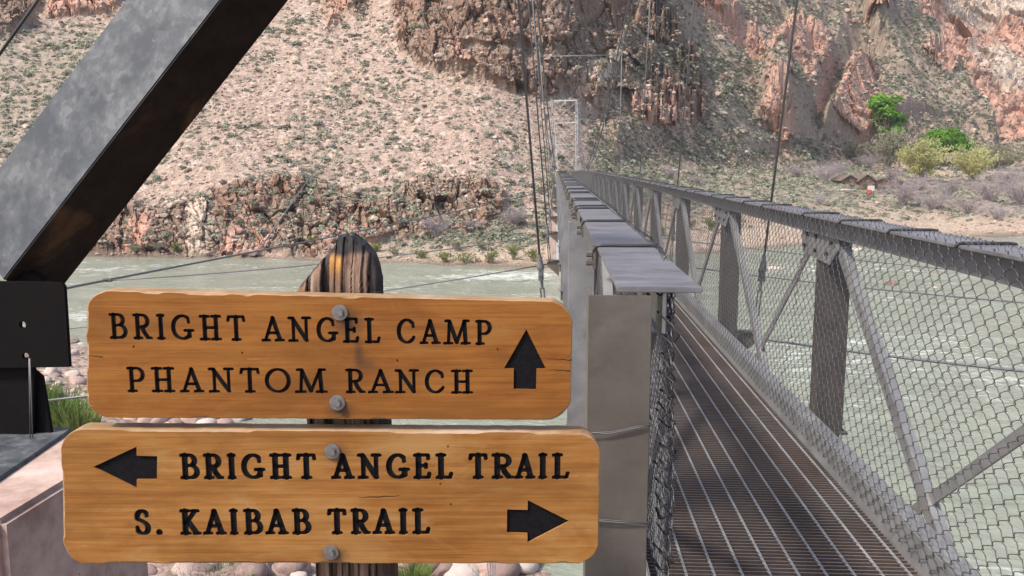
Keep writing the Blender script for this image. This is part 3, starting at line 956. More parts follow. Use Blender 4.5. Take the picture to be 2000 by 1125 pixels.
# wire mesh: zigzag wires hooked into each other
def chain(xt_, zt, xb, zb, seed, near=False):
    r_ = random.Random(seed)
    NW = 68
    dx = SP / NW
    H = zt - zb
    NH = 34
    vs, fs = [], []
    rw = .0017
    V, Fq = [], []
    for w in range(NW + 1):
        yc = w * dx
        off_ = .078 * (1 - min(1, yc / 1.1)) ** 1.5 if near else 0
        xt = xt_ - off_
        pts = []
        for h in range(NH + 1):
            sgn = 1 if (h + w) % 2 == 0 else -1
            t = h / NH
            z = zt - H * t
            xx = xt + (xb - off_ * .8 - xt) * t
            sway = .006 * math.sin(h * .35 + seed) + .004 * math.sin(w * .4 + h * .2)
            ox = .0036 * sgn
            amp = dx * .56
            pts.append((xx + ox + sway * .8, yc + sgn * amp, z + .006))
            pts.append((xx - ox + sway * .8, yc + sgn * amp * .93, z - .008))
            if h < NH:
                pts.append((xx - ox * .2 + sway * .8, yc + sgn * amp * .12, z - H / NH * .46))
        n0 = len(V)
        for i, p in enumerate(pts):
            a = Vector(pts[max(i - 1, 0)]); b = Vector(pts[min(i + 1, len(pts) - 1)])
            d = (b - a).normalized()
            u = d.cross(Vector((1, 0, 0)))
            u.normalize()
            v = d.cross(u)
            for k in range(4):
                an = math.pi / 2 * k + .5
                V.append(Vector(p) + (u * math.cos(an) + v * math.sin(an)) * rw)
        for i in range(len(pts) - 1):
            for k in range(4):
                Fq.append((n0 + i * 4 + k, n0 + i * 4 + (k + 1) % 4, n0 + i * 4 + 4 + (k + 1) % 4, n0 + i * 4 + 4 + k))
        # twisted-off wire ends along the top edge
        if not near or yc > .5:
            n0 = len(V)
            p0 = Vector((xt, yc + dx * .5, zt + .004))
            e = [p0, p0 + Vector((-.004, r_.uniform(.002, .014), .012)), p0 + Vector((.006, r_.uniform(.006, .02), .020 + r_.uniform(0, .01))), p0 + Vector((.012, r_.uniform(-.006, .012), .014))]
            for i, p in enumerate(e):
                for k in range(4):
                    an = math.pi / 2 * k
                    V.append(p + Vector((math.cos(an) * rw, math.sin(an) * rw, 0)))
            for i in range(len(e) - 1):
                for k in range(4):
                    Fq.append((n0 + i * 4 + k, n0 + i * 4 + (k + 1) % 4, n0 + i * 4 + 4 + (k + 1) % 4, n0 + i * 4 + 4 + k))
    # the tension wires laced through the top and bottom rows
    return np_mesh('wire_mesh', np.array([tuple(v) for v in V]), np.array(Fq), M['wire'], True)
me_mesh_r = chain(1.452, -.285, 1.322, -1.42, 1)
me_mesh_n = chain(.357, -.305, .366, -1.45, 3, True)
me_mesh_l = chain(.357, -.296, .366, -1.45, 2)
# posts: boxed channels, gussets and braces
def post(x0, x1, top, bot, mat):
    k = MB()
    k.box(((x0 + x1) / 2, .004, (top + bot) / 2), (x1 - x0, .008, top - bot))
    for x in (x0 + .0045, x1 - .0045):
        k.box((x, .082, (top + bot) / 2 - .001), (.009, .148, top - bot - .002))
    k.box(((x0 + x1) / 2, .08, bot - .007), (x1 - x0 + .05, .22, .012))
    return k.mesh('post', mat, .0015)
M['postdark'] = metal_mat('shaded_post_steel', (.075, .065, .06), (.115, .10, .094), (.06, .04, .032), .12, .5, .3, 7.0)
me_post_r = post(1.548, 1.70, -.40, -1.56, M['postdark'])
me_post_l = post(.082, .232, -.335, -1.6, M['galv'])
me_post_n = post(.082, .232, -.309, -1.6, M['post'])
def gusset(x):
    k = MB()
    P2 = Matrix(((0, 0, 1, x), (1, 0, 0, 0), (0, 1, 0, 0), (0, 0, 0, 1)))
    k.prism([(-.32, -.385), (.36, -.385), (.36, -.46), (.30, -.54), (-.20, -.56), (-.34, -.47)], -.004, .004, P2)
    return k.mesh('gusset_plate', M['brace'], .001)
me_gus_r, me_gus_l = gusset(1.535), gusset(.275)
k = MB(); k.tube([(1.531, 0, 0), (1.515, 0, 0)], .012, 6)
me_gb = k.mesh('bolt', M['rod'])
def brace(x, sgn, name, w, t):
    k = MB()
    a, b = (x, sgn * .27, -.47), (x, sgn * 1.80, -1.62)
    k.bar(a, b, t, w, (0, 0, 1))
    d = (Vector(b) - Vector(a)).normalized()
    up = Vector((1, 0, 0)).cross(d).normalized()
    if up.z < 0: up = -up
    off = up * (w / 2 - t / 2) + Vector((w * .3, 0, 0))
    k.bar(Vector(a) + off, Vector(b) + off, w * .55, t, (0, 0, 1))
    return k.mesh(name, M['brace'], .001)
me_A_r, me_C_r = brace(1.545, -1, 'diagonal_brace', .074, .008), brace(1.56, 1, 'counter_brace', .054, .008)
me_A_l, me_C_l = brace(.26, -1, 'diagonal_brace', .075, .008), brace(.245, 1, 'counter_brace', .06, .008)
# floor beam with outrigger brackets
k = MB()
k.box((.895, .08, DECK - .16), (1.63, .012, .18))
k.box((.895, .08, DECK - .076), (1.63, .1, .01))
k.box((.895, .08, DECK - .256), (1.63, .1, .01))
me_beam = k.mesh('floor_beam', M['post'], .001)
me_brk = []
for s_, xo in ((-1, .075), (1, 1.715)):
    k = MB()
    Pm = Matrix(((1, 0, 0, xo), (0, 0, 1, .08), (0, 1, 0, DECK), (0, 0, 0, 1)))
    k.prism([(0, -.075), (s_ * .2, -.1), (s_ * .2, -.16), (0, -.34)], -.012, .012, Pm)
    k.box((xo + s_ * .1, .08, DECK - .074), (.24, .09, .012))
    me_brk.append(k.mesh('outrigger_bracket', M['post'], .001))
for p in range(-1, NPAN + 1):
    Ya = Y0 + p * SP
    za, zb = camber(Ya), camber(Ya + SP)
    rx = math.atan2(zb - za, SP)
    loc = (0, Ya, za)
    if p < NPAN:
        go = bpart('grating', me_grate, loc, rx)
        bpart('end_band', me_band, parent=go)
        if p >= 0 or True:
            bpart('toe_plate', me_kerb_r, loc, rx)
            bpart('toe_plate', me_kerb_l, loc, rx)
        ro = bpart('top_rail', me_rail_r, loc, rx)
        if p <= 12:
            ys = [.35, 1.15, 1.8, 2.45] if p == 0 else ([.12, 1.15, 1.75, 2.5] if p < 6 else [.4, 1.9])
            for y_ in ys: bpart('tie_rod', me_tie_r, (0, y_, 0), parent=ro)
        bpart('wire_mesh', me_mesh_r, loc, rx)
        if p >= 0:
            ro = bpart('top_rail', me_rail_l, loc, rx)
            if p <= 12:
                ys = [1.0, 2.35] if p == 0 else ([.62, .95, 1.9, 2.25] if p < 6 else [.4, 1.9])
                for y_ in ys:
                    bpart('tie_rod', me_tie_l, (0, y_, 0), parent=ro)
                    bpart('rail_clip', me_clip, (0, y_, 0), parent=ro)
            bpart('wire_mesh', me_mesh_n if p == 0 else me_mesh_l, loc, rx)
    if p >= 0:
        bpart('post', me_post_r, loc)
        bpart('post', me_post_n if p == 0 else me_post_l, loc)
        gp = bpart('gusset_plate', me_gus_r, (0, Ya + .06, za))
        if p in (0, 1, 2):
            for q_ in ((-.24, -.43), (-.16, -.5), (.05, -.42), (.05, -.5), (.22, -.42), (.28, -.49)): bpart('bolt', me_gb, (0, *q_), parent=gp)
        if p > 0:
            bpart('gusset_plate', me_gus_l, (0, Ya + .06, za))
        if p < NPAN:
            bpart('counter_brace', me_C_r, loc)
            bpart('counter_brace', me_C_l, loc)
        if p > 0:
            bpart('diagonal_brace', me_A_r, loc)
            bpart('diagonal_brace', me_A_l, loc)
        fb = bpart('floor_beam', me_beam, loc)
        if p % 2 == 0 and p > 0:
            bpart('outrigger_bracket', me_brk[0], parent=fb); bpart('outrigger_bracket', me_brk[1], parent=fb)
# twisted tie wires round the near left post
k = MB()
for pts in ([(.232, Y0 + .03, -.60), (.24, Y0 - .004, -.622), (.2, Y0 - .008, -.628), (.14, Y0 - .008, -.642), (.085, Y0 - .008, -.645), (.074, Y0 + .01, -.645)],
            [(.232, Y0 + .03, -.868), (.236, Y0 - .004, -.872), (.16, Y0 - .008, -.868), (.082, Y0 - .008, -.862), (.074, Y0 + .02, -.86)]):
    k = MB()
    k.tube(pts, .0015, 6)
    k.tube([Vector(p_) + Vector((0, -.003 * math.sin(i_ * 2), .0035)) for i_, p_ in enumerate(pts)], .0012, 5)
    k.build('tie_wire', M['cable'], broot, sm=True).location = -BL
# loose mesh edge laced at the near end of the left side
k = MB()
r2 = random.Random(5)
for i in range(24):
    z = -.33 - i * .046
    x = .268 + .02 * (i / 24) + r2.uniform(-.008, .008)
    y = Y0 + r2.uniform(-.03, .05)
    pts = [(x - .02, y + .04, z + .02), (x + r2.uniform(-.01, .012), y - .01, z + .006), (x + r2.uniform(.0, .016), y - .02, z - .016), (x + r2.uniform(-.012, .02), y + .01, z - .038), (x - .015, y + .06, z - .03)]
    k.tube(pts, .0023, 5)
k.build('mesh_lacing', M['rod'], broot, sm=True).location = -BL
# main cables, hangers and clamps
for side in (-1, 1):
    for st in (0, 1):
        pts = []
        for i in range(90):
            Y = -6 + (78.2 + 6) * i / 89
            pts.append((cable_x(side, Y) + (st - .5) * .13 * side, Y, sag(Y) + (st - .5) * .05))
        MB().tube(pts, .024, 7).build('main_cable', M['cable'], broot, sm=True).location = -BL
    for hI in range(1, 13):
        Yh = Y0 + hI * 2 * SP + .08
        if Yh > 76: continue
        zc = camber(Yh)
        xb = -.08 if side < 0 else 1.88
        bot = Vector((xb, Yh, DECK - .08 + zc))
        top = Vector((cable_x(side, Yh), Yh, sag(Yh)))
        cl_z = .56 if hI == 1 else .42
        d = (top - bot).normalized()
        c0 = bot + d * min(cl_z, (top - bot).length * .5)
        ho = MB().tube([c0 + d * .1, top], .0115, 7).build('hanger', M['cable'], broot, sm=True)
        ho.location = -BL
        kk = MB()
        kk.tube([c0 + d * .16, c0 + d * .05, c0 + d * .02], [.014, .034, .036], 10)
        for sx in (-1, 1):
            kk.box(c0 - d * .03 + Vector((0, sx * .024, 0)), (.05, .01, .11))
        kk.tube([c0 + Vector((0, -.05, -.03)), c0 + Vector((0, .05, -.03))], .016, 8)
        kk.build('clevis', M['cable'], ho)
        kk = MB()
        e0 = c0 - d * .05
        kk.tube([e0, e0 - d * .12], .014, 7)
        for sx in (-1, 1):
            kk.tube([e0 - d * .11 + Vector((sx * .016, 0, 0)), e0 - d * .36 + Vector((sx * .016, 0, 0))], .008, 6)
        kk.tube([e0 - d * .34, bot - d * .05], .012, 7)
        kk.build('turnbuckle', M['cable'], ho)
        kk = MB()
        kk.box(top, (.2, .1, .12))
        kk.tube([top + Vector((0, 0, .05)), top - d * .18], .03, 8)
        kk.build('cable_clamp', M['cable'], broot).location = -BL
for Yc in (27.0, 38.0):
    MB().tube([(cable_x(-1, Yc), Yc, sag(Yc)), (cable_x(1, Yc), Yc, sag(Yc) + .03)], .01, 6).build('spacer_rod', M['galv'], broot, sm=True).location = -BL
# ------------------------------------------------------------------ far tower
YT = 78.2
troot = thing('bridge_tower', (.95, YT, WATER), 'pale slender portal tower at the far end of the footbridge', 'tower')
TL = troot.location.copy()
def tp(px, py): return atY(px, py, YT)
for a_, b_, in (((1077, 194), (1090, 352)), ((1127, 194), (1124.5, 352))):
    A, B = tp(*a_), tp(*b_)
    k = MB()
    for dx_ in (-.075, .075):
        k.bar(A + Vector((dx_, 0, 0)), B + Vector((dx_, 0, 0)), .05, .1, (0, 1, 0))
    n = 12
    for i in range(n):
        p = A + (B - A) * (i / n); q = A + (B - A) * ((i + 1) / n)
        sg = 1 if i % 2 else -1
        k.bar(p + Vector((.09 * sg, -.05, 0)), q + Vector((-.09 * sg, -.05, 0)), .025, .03, (0, 1, 0))
    k.bar(B, Vector((B.x, YT, WATER + .8)), .26, .2, (0, 1, 0))
    k.build('tower_leg', M['tower'], troot).location = -TL
for (y_, th) in ((196.5, .12), (240, .085), (282, .05)):
    t = (y_ - 194) / 158
    xa, xb = 1077 + 13 * t, 1127 - 2.5 * t
    A, B = tp(xa, y_ + .8), tp(xb, y_ - .8)
    MB().bar(A, B, .1, th, (0, 1, 0) if False else (0, 0, 1)).build('cross_beam', M['tower'], troot).location = -TL
k = MB()
A, B, C_, D_ = tp(1078, 199), tp(1126, 239), tp(1087, 284), tp(1124, 330)
k.bar(tp(1080, 238), tp(1126, 199), .03, .04, (0, 1, 0)); k.bar(tp(1084, 280), tp(1125, 243), .03, .04, (0, 1, 0)); k.bar(C_, D_, .03, .04, (0, 1, 0))
k.build('cross_bracing', M['tower'], troot).location = -TL
# concrete landing for the far end
k = MB()
k.box((.83, YT + 2.3, -6.1), (2.6, 4.2, 7.6))
lo = k.build('concrete_landing', M['concrete'], None, .05)
tag(lo, 'concrete landing block under the far tower of the footbridge', 'abutment')
k = MB()
k.box((.83, .1, -2.8), (1.9, 1.7, 2.4))
lo = k.build('concrete_abutment', M['concrete'], None, .02)
tag(lo, 'concrete abutment carrying the near end of the footbridge deck', 'abutment')
# ------------------------------------------------------------------ wind guy cables
def spline(pts, n=14):
    pts = [Vector(p) for p in pts]
    out = []
    for i in range(len(pts) - 1):
        p0, p1, p2, p3 = pts[max(i - 1, 0)], pts[i], pts[i + 1], pts[min(i + 2, len(pts) - 1)]
        for k_ in range(n):
            t = k_ / n
            out.append(.5 * ((2 * p1) + (-p0 + p2) * t + (2 * p0 - 5 * p1 + 4 * p2 - p3) * t * t + (-p0 + 3 * p1 - 3 * p2 + p3) * t ** 3))
    out.append(pts[-1])
    return out
gp_ = [(-260, 640, 12.5), (40, 583, 14.5), (130, 563, 15.5), (210, 547, 17), (505, 490, 24), (690, 454, 30), (1000, 389, 45), (1078, 366, 50)]
G3 = [atY(*p) for p in gp_]
wc = thing('guy_cable', G3[0], 'thick grey wind guy cable sweeping from the left bank to midspan', 'cable')
o = MB().tube(spline(G3), .026, 7).build('cable_strand', M['cable'], wc, sm=True); o.location = -wc.location
for px_, py_, Y_ in ((210, 547, 17), (505, 490, 24), (690, 454, 30)):
    c_ = atY(px_, py_, Y_)
    kk = MB()
    kk.box(c_, (.16, .09, .07)); kk.tube([c_ + Vector((0, -.07, 0)), c_ + Vector((0, .07, 0))], .03, 8)
    kk.build('cable_clamp', M['cable'], wc).location = -wc.location
def line_thing(name, pts, r, label, cat, mat='cable', sagz=0.0):
    pts = [Vector(p) for p in pts]
    if len(pts) == 2 and sagz:
        a_, b_ = pts
        pts = [a_ + (b_ - a_) * (i / 12) - Vector((0, 0, sagz * 4 * (i / 12) * (1 - i / 12))) for i in range(13)]
    k_ = MB().tube([p - pts[0] for p in pts], r, 6)
    o_ = k_.build(name, M[mat], None, sm=True)
    o_.location = pts[0]
    return tag(o_, label, cat)
BR = lambda Y, side: Vector((-.12 if side < 0 else 1.9, Y, DECK - .14 + camber(Y)))
line_thing('tie_cable', [atY(212, 548, 17), BR(20.13, -1)], .011, 'thin cable from the first guy clamp to the bridge, passing behind the sign post tip', 'cable', sagz=.12)
line_thing('tie_cable', [atY(60, 648, 13.5), BR(14.13, -1)], .011, 'thin cable just above the upper sign board, meeting the bracket below the nearest left clevis', 'cable', sagz=.1)
line_thing('tie_cable', [atY(60, 786, 8.0), BR(8.13, -1)], .011, 'thin cable low over the cobbles beside the dark leg plate', 'cable', sagz=.02)
line_thing('stay_wire', [atY(505, 489, 24), atR(690, 226, 118)], .02, 'thin stay wire climbing the talus from the second guy clamp', 'cable')
line_thing('tie_cable', [BR(8.13, 1), atY(2120, 737, 7.2)], .012, 'dark thin cable leaving the nearest right bracket across the rapids', 'cable', sagz=.02)
line_thing('tie_cable', [BR(14.13, 1), atY(2150, 603, 12.2)], .012, 'dark thin cable behind the right posts at the middle of the mesh', 'cable', sagz=.05)
line_thing('tie_cable', [BR(20.13, 1), atY(2150, 553, 17.5)], .012, 'dark thin cable high behind the right mesh, nearest the far bank', 'cable', sagz=.05)
line_thing('guy_cable', [atY(-60, 190, 6), atY(75, -2, 6.2), atY(330, -390, 6.6)], .011, 'dark stay cable crossing the top left corner of the view', 'cable', 'rod')
# ------------------------------------------------------------------ near tower leg on its pedestal
YL = 2.6
leg = thing('tower_leg', atY(40, 865, YL), 'raking galvanised box leg of the near tower with dark base plates', 'tower leg')
LL = leg.location.copy()
def lw(px, py, Y=YL): return atY(px, py, Y)
Ma, Mb = lw(-30, 594), lw(740, -400)
ax = (Mb - Ma).normalized()
up = Vector((-ax.z, 0, ax.x))
def off_axis(P):
    d_ = P - Ma
    return d_ - ax * d_.dot(ax)
e1 = off_axis(atY(122, 163, YL + .15))
e2 = off_axis(atY(346, 278, YL + .20))
A0 = Ma + ax * .10
k = MB()
vs = []
for p in (A0, Mb):
    vs += [p, p + e1, p + e1 + e2, p + e2]
k.add(vs, [(0, 1, 2, 3), (7, 6, 5, 4), (0, 4, 5, 1), (1, 5, 6, 2), (2, 6, 7, 3), (3, 7, 4, 0)])
lb = k.build('leg_beam', M['leg'], leg, .004)
lb.location = -LL
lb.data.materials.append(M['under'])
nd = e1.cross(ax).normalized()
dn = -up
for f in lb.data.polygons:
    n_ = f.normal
    if n_.dot(e2.normalized()) > .6 or (n_.dot(-e1.normalized()) > .6): f.material_index = 1  # faces turned down and right take the painted shade
cut_list = []
def cut(obj, cutter_me):
    co = bpy.data.objects.new('cutter', cutter_me)
    COL.objects.link(co)
    co.matrix_world = obj.matrix_world.copy()
    md = obj.modifiers.new('cut', 'BOOLEAN')
    md.operation = 'DIFFERENCE'; md.solver = 'EXACT'; md.use_self = True
    md.object = co
    bpy.context.view_layer.update()
    dg = bpy.context.evaluated_depsgraph_get()
    me = bpy.data.meshes.new_from_object(obj.evaluated_get(dg))
    obj.modifiers.clear()
    old = obj.data
    obj.data = me
    me.name = obj.name
    bpy.data.objects.remove(co)
def plate_px(pts, Y, th):
    vs = [lw(x, y, Y) for x, y in pts]
    vs2 = [v + Vector((0, th, 0)) for v in vs]
    n = len(vs)
    return vs + vs2, [tuple(range(n)), tuple(range(2 * n - 1, n - 1, -1))] + [(i, n + i, n + (i + 1) % n, (i + 1) % n) for i in range(n)]
k = MB(); k.add(*plate_px([(-180, 546), (120, 552), (126, 560), (136, 717), (-190, 722)], YL - .012, .014))
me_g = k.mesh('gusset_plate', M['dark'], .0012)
go = link_mesh('gusset_plate', me_g)
kc = MB()
for hx, hy in ((48, 633), (54, 694), (-60, 633), (-60, 694)):
    c_ = lw(hx, hy, YL)
    kc.tube([c_ + Vector((0, -.08, 0)), c_ + Vector((0, .08, 0))], .0112, 20)
go.location = (0, 0, 0)
cut(go, kc.mesh('cutter', M['dark']))
go.parent = leg; go.location = -LL
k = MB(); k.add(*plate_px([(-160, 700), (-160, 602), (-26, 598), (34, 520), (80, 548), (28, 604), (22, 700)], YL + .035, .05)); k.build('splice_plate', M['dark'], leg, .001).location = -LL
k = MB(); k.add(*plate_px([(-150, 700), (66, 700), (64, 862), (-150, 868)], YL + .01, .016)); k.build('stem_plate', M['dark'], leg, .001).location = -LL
k = MB()
a_, b_ = lw(66, 724, YL + .0), lw(104, 864, YL)
vs0 = [lw(66, 722, YL + .03), lw(82, 736, YL + .03), lw(101, 850, YL + .03), lw(102, 864, YL + .03), lw(66, 866, YL + .03)]
vs1 = [v + Vector((0, .014, 0)) for v in vs0]
k.add(vs0 + vs1, [(0, 1, 2, 3, 4), (9, 8, 7, 6, 5)] + [(i, 5 + i, 5 + (i + 1) % 5, (i + 1) % 5) for i in range(5)])
k.build('stiffener', M['dark'], leg, .001).location = -LL
k = MB()
for dx_ in (0, 5):
    k.tube([lw(57 + dx_ * .3, 700, YL - .03), lw(59 + dx_, 862, YL - .03)], 0.0018, 6)
k.build('tie_rod', M['cable'], leg, sm=True).location = -LL
PT = -.865
k = MB()
q = [atZ(140, 836, PT + .012), atZ(-10, 938, PT + .012), atZ(-300, 905, PT + .012), atZ(-130, 815, PT + .012)]
vs = q + [v - Vector((0, 0, .022)) for v in q]
k.add(vs, [(0, 1, 2, 3), (7, 6, 5, 4), (0, 4, 5, 1), (1, 5, 6, 2), (2, 6, 7, 3), (3, 7, 4, 0)])
k.build('base_plate', M['leg'], leg, .002).location = -LL
# pedestal
C0, C1 = atZ(4, 1026, PT - .012), atZ(278, 856, PT - .012)
ed = (C1 - C0).normalized()
bk = Vector((-ed.y, ed.x, 0))
if bk.x > 0: bk = -bk
def block(top, bot, grow):
    a, b, c, d = C0 - ed * grow - bk * grow, C1 + ed * grow - bk * grow, C1 + ed * grow + bk * (1.3), C0 - ed * grow + bk * 1.3
    pts = [Vector((p.x, p.y, top)) for p in (a, b, c, d)] + [Vector((p.x, p.y, bot)) for p in (a, b, c, d)]
    return pts, [(0, 1, 2, 3), (7, 6, 5, 4), (0, 4, 5, 1), (1, 5, 6, 2), (2, 6, 7, 3), (3, 7, 4, 0)]
ped = thing('concrete_pedestal', Vector((C0.x, C0.y, -1.75)), 'pinkish weathered concrete footing under the raking tower leg', 'pedestal')
k = MB(); k.add(*block(PT - .001, -1.9, 0)); o = k.build('footing_block', M['concrete'], ped, .016); o.location = -ped.location
#@@BRIDGE_END
#@@SIGN_BEGIN
# ------------------------------------------------------------------ trail sign
SY = math.radians(3.0)
SD = 1.5
S0 = atY(646, 838, SD)
st_ = Vector((math.cos(SY), math.sin(SY), 0)); sn_ = Vector((math.sin(SY), -math.cos(SY), 0)); su_ = Vector((0, 0, 1))
sign = thing('trail_sign', Vector((S0.x, S0.y + .05, -1.72)), 'wooden trail sign of two orange brown boards with black carved lettering', 'sign')
SL = sign.location.copy()
def sp(px, py, plane=0.0):
    """view position -> (u, v) on the board plane"""
    d = ray(px, py)
    o_ = S0 + sn_ * plane
    t = o_.dot(sn_) / d.dot(sn_)
    p = d * t - o_
    return p.dot(st_), p.z
SM = Matrix(((st_.x, su_.x, sn_.x, S0.x), (st_.y, su_.y, sn_.y, S0.y), (st_.z, su_.z, sn_.z, S0.z), (0, 0, 0, 1)))
# stroke letters on a unit box; h heavy stroke, t thin stroke, s serif
def arc(cx, cy, rx, ry, a0, a1, n=14):
    return [(cx + rx * math.cos(math.radians(a0 + (a1 - a0) * i / n)), cy + ry * math.sin(math.radians(a0 + (a1 - a0) * i / n))) for i in range(n + 1)]
GL = {
 'B': [('h', [(.22, 0), (.22, 1)]), ('s', [(0, 0), (.4, 0)]), ('s', [(0, 1), (.4, 1)]), ('m', [(.22, 1)] + arc(.5, .77, .36, .23, 90, -90) + [(.22, .54)]), ('m', [(.22, .54)] + arc(.56, .27, .44, .27, 90, -90) + [(.22, 0)])],
 'R': [('h', [(.2, 0), (.2, 1)]), ('s', [(0, 0), (.42, 0)]), ('s', [(0, 1), (.4, 1)]), ('m', [(.2, 1)] + arc(.46, .74, .36, .26, 90, -90) + [(.2, .48)]), ('h', [(.46, .48), (.62, .22), (.8, .03)]), ('s', [(.78, 0), (1, 0)])],
 'I': [('h', [(.5, 0), (.5, 1)]), ('s', [(.05, 0), (.95, 0)]), ('s', [(.05, 1), (.95, 1)])],
 'G': [('m', arc(.48, .5, .46, .5, 52, 318, 26)), ('s', [(.77, .89), (.80, .72)]), ('h', [(.82, .34), (.82, .1)]), ('s', [(.6, .36), (1, .36)])],
 'H': [('h', [(.22, 0), (.22, 1)]), ('h', [(.78, 0), (.78, 1)]), ('t', [(.22, .5), (.78, .5)])] + [('s', [(x - .2, y), (x + .2, y)]) for x in (.22, .78) for y in (0, 1)],
 'T': [('h', [(.5, 0), (.5, 1)]), ('s', [(.27, 0), (.73, 0)]), ('s', [(.03, 1), (.97, 1)]), ('s', [(.04, .98), (.0, .84)]), ('s', [(.96, .98), (1.0, .84)])],
 'A': [('t', [(.14, .02), (.5, .98)]), ('h', [(.5, .98), (.84, .02)]), ('t', [(.27, .32), (.72, .32)]), ('s', [(0, 0), (.32, 0)]), ('s', [(.64, 0), (1, 0)])],
 'N': [('t', [(.2, 0), (.2, .97)]), ('h', [(.17, .98), (.82, .02)]), ('t', [(.82, .02), (.82, 1)]), ('s', [(0, 0), (.36, 0)]), ('s', [(0, 1), (.2, 1)]), ('s', [(.66, 1), (1, 1)])],
 'E': [('h', [(.24, 0), (.24, 1)]), ('s', [(0, 0), (.94, 0)]), ('s', [(0, 1), (.92, 1)]), ('t', [(.24, .52), (.74, .52)]), ('s', [(.92, .98), (.93, .84)]), ('s', [(.94, .02), (1, .18)]), ('s', [(.76, .6), (.76, .44)])],
 'L': [('h', [(.26, 0), (.26, 1)]), ('s', [(0, 1), (.52, 1)]), ('s', [(0, 0), (.92, 0)]), ('s', [(.92, .02), (1, .18)])],
 'C': [('m', arc(.52, .5, .5, .5, 48, 312, 26)), ('s', [(.9, .88), (.93, .7)]), ('s', [(.88, .12), (.96, .24)])],
 'M': [('t', [(.16, 0), (.2, .98)]), ('h', [(.2, .98), (.5, .04)]), ('t', [(.5, .04), (.8, .98)]), ('h', [(.8, .98), (.85, 0)]), ('s', [(0, 0), (.3, 0)]), ('s', [(.7, 0), (1, 0)]), ('s', [(.06, 1), (.2, 1)]), ('s', [(.8, 1), (.96, 1)])],
 'P': [('h', [(.22, 0), (.22, 1)]), ('s', [(0, 0), (.5, 0)]), ('s', [(0, 1), (.4, 1)]), ('m', [(.22, 1)] + arc(.55, .72, .45, .28, 90, -90) + [(.22, .44)])],
 'O': [('m', arc(.5, .5, .48, .5, 0, 360, 36))],
 'S': [('m', arc(.5, .76, .42, .24, 38, 215, 16) + [(.5, .54)] + arc(.5, .25, .46, .25, 62, -150, 18)), ('s', [(.86, .93), (.88, .78)]), ('s', [(.08, .1), (.05, .28)])],
 'K': [('h', [(.2, 0), (.2, 1)]), ('s', [(0, 0), (.42, 0)]), ('s', [(0, 1), (.42, 1)]), ('t', [(.2, .42), (.76, .98)]), ('h', [(.36, .56), (.82, .02)]), ('s', [(.62, 1), (.94, 1)]), ('s', [(.7, 0), (1, 0)])],
 '.': [('d', [(.5, .1), (.5, .13)])],
}
def capsule(poly, hw):
    """outline polygons (list) covering a polyline with round ends"""
    out = []
    for (ax, ay), (bx, by) in zip(poly[:-1], poly[1:]):
        a = math.atan2(by - ay, bx - ax)
        n = 6
        p = [(ax + hw * math.cos(a + math.pi / 2 + math.pi * i / n), ay + hw * math.sin(a + math.pi / 2 + math.pi * i / n)) for i in range(n + 1)]
        p += [(bx + hw * math.cos(a - math.pi / 2 + math.pi * i / n), by + hw * math.sin(a - math.pi / 2 + math.pi * i / n)) for i in range(n + 1)]
        out.append(p)
    return out
def ribbon(poly, hw):
    """one closed outline along a smooth polyline"""
    n = len(poly)
    L, Rr = [], []
    for i in range(n):
        a = poly[max(i - 1, 0)]; b = poly[min(i + 1, n - 1)]
        dx, dy = b[0] - a[0], b[1] - a[1]
        l = math.hypot(dx, dy) or 1
        nx, ny = -dy / l * hw, dx / l * hw
        L.append((poly[i][0] + nx, poly[i][1] + ny)); Rr.append((poly[i][0] - nx, poly[i][1] - ny))
    return L, Rr
def glyph_polys(ch, box, W):
    """box: four view corners as (x0, x1, ytop, ybase)"""
    x0, x1, yt, yb = box
    u0, v0 = sp(x0, yb); u1, _ = sp(x1, yb); _, v1 = sp((x0 + x1) / 2, yt)
    H = v1 - v0
    polys = []
    ins = W['s'] * H
    if ch == '.':
        c = ((u0 + u1) / 2, v0 + (u1 - u0) / 2)
        return [arc(c[0], c[1], (u1 - u0) / 2, (u1 - u0) / 2, 0, 345, 23)]
    ua, ub, va, vb = u0 + ins, u1 - ins, v0 + ins, v1 - ins
    for kind, pl in GL[ch]:
        hw = W[kind] * H
        q = [(ua + (ub - ua) * x, va + (vb - va) * y) for x, y in pl]
        if len(q) <= 3:
            polys += capsule(q, hw)
        else:
            polys.append(('ribbon', q, hw, ch == 'O'))
    return polys
W1 = {'h': .086, 'm': .082, 't': .066, 's': .064}
W2 = {'h': .112, 'm': .106, 't': .088, 's': .080}
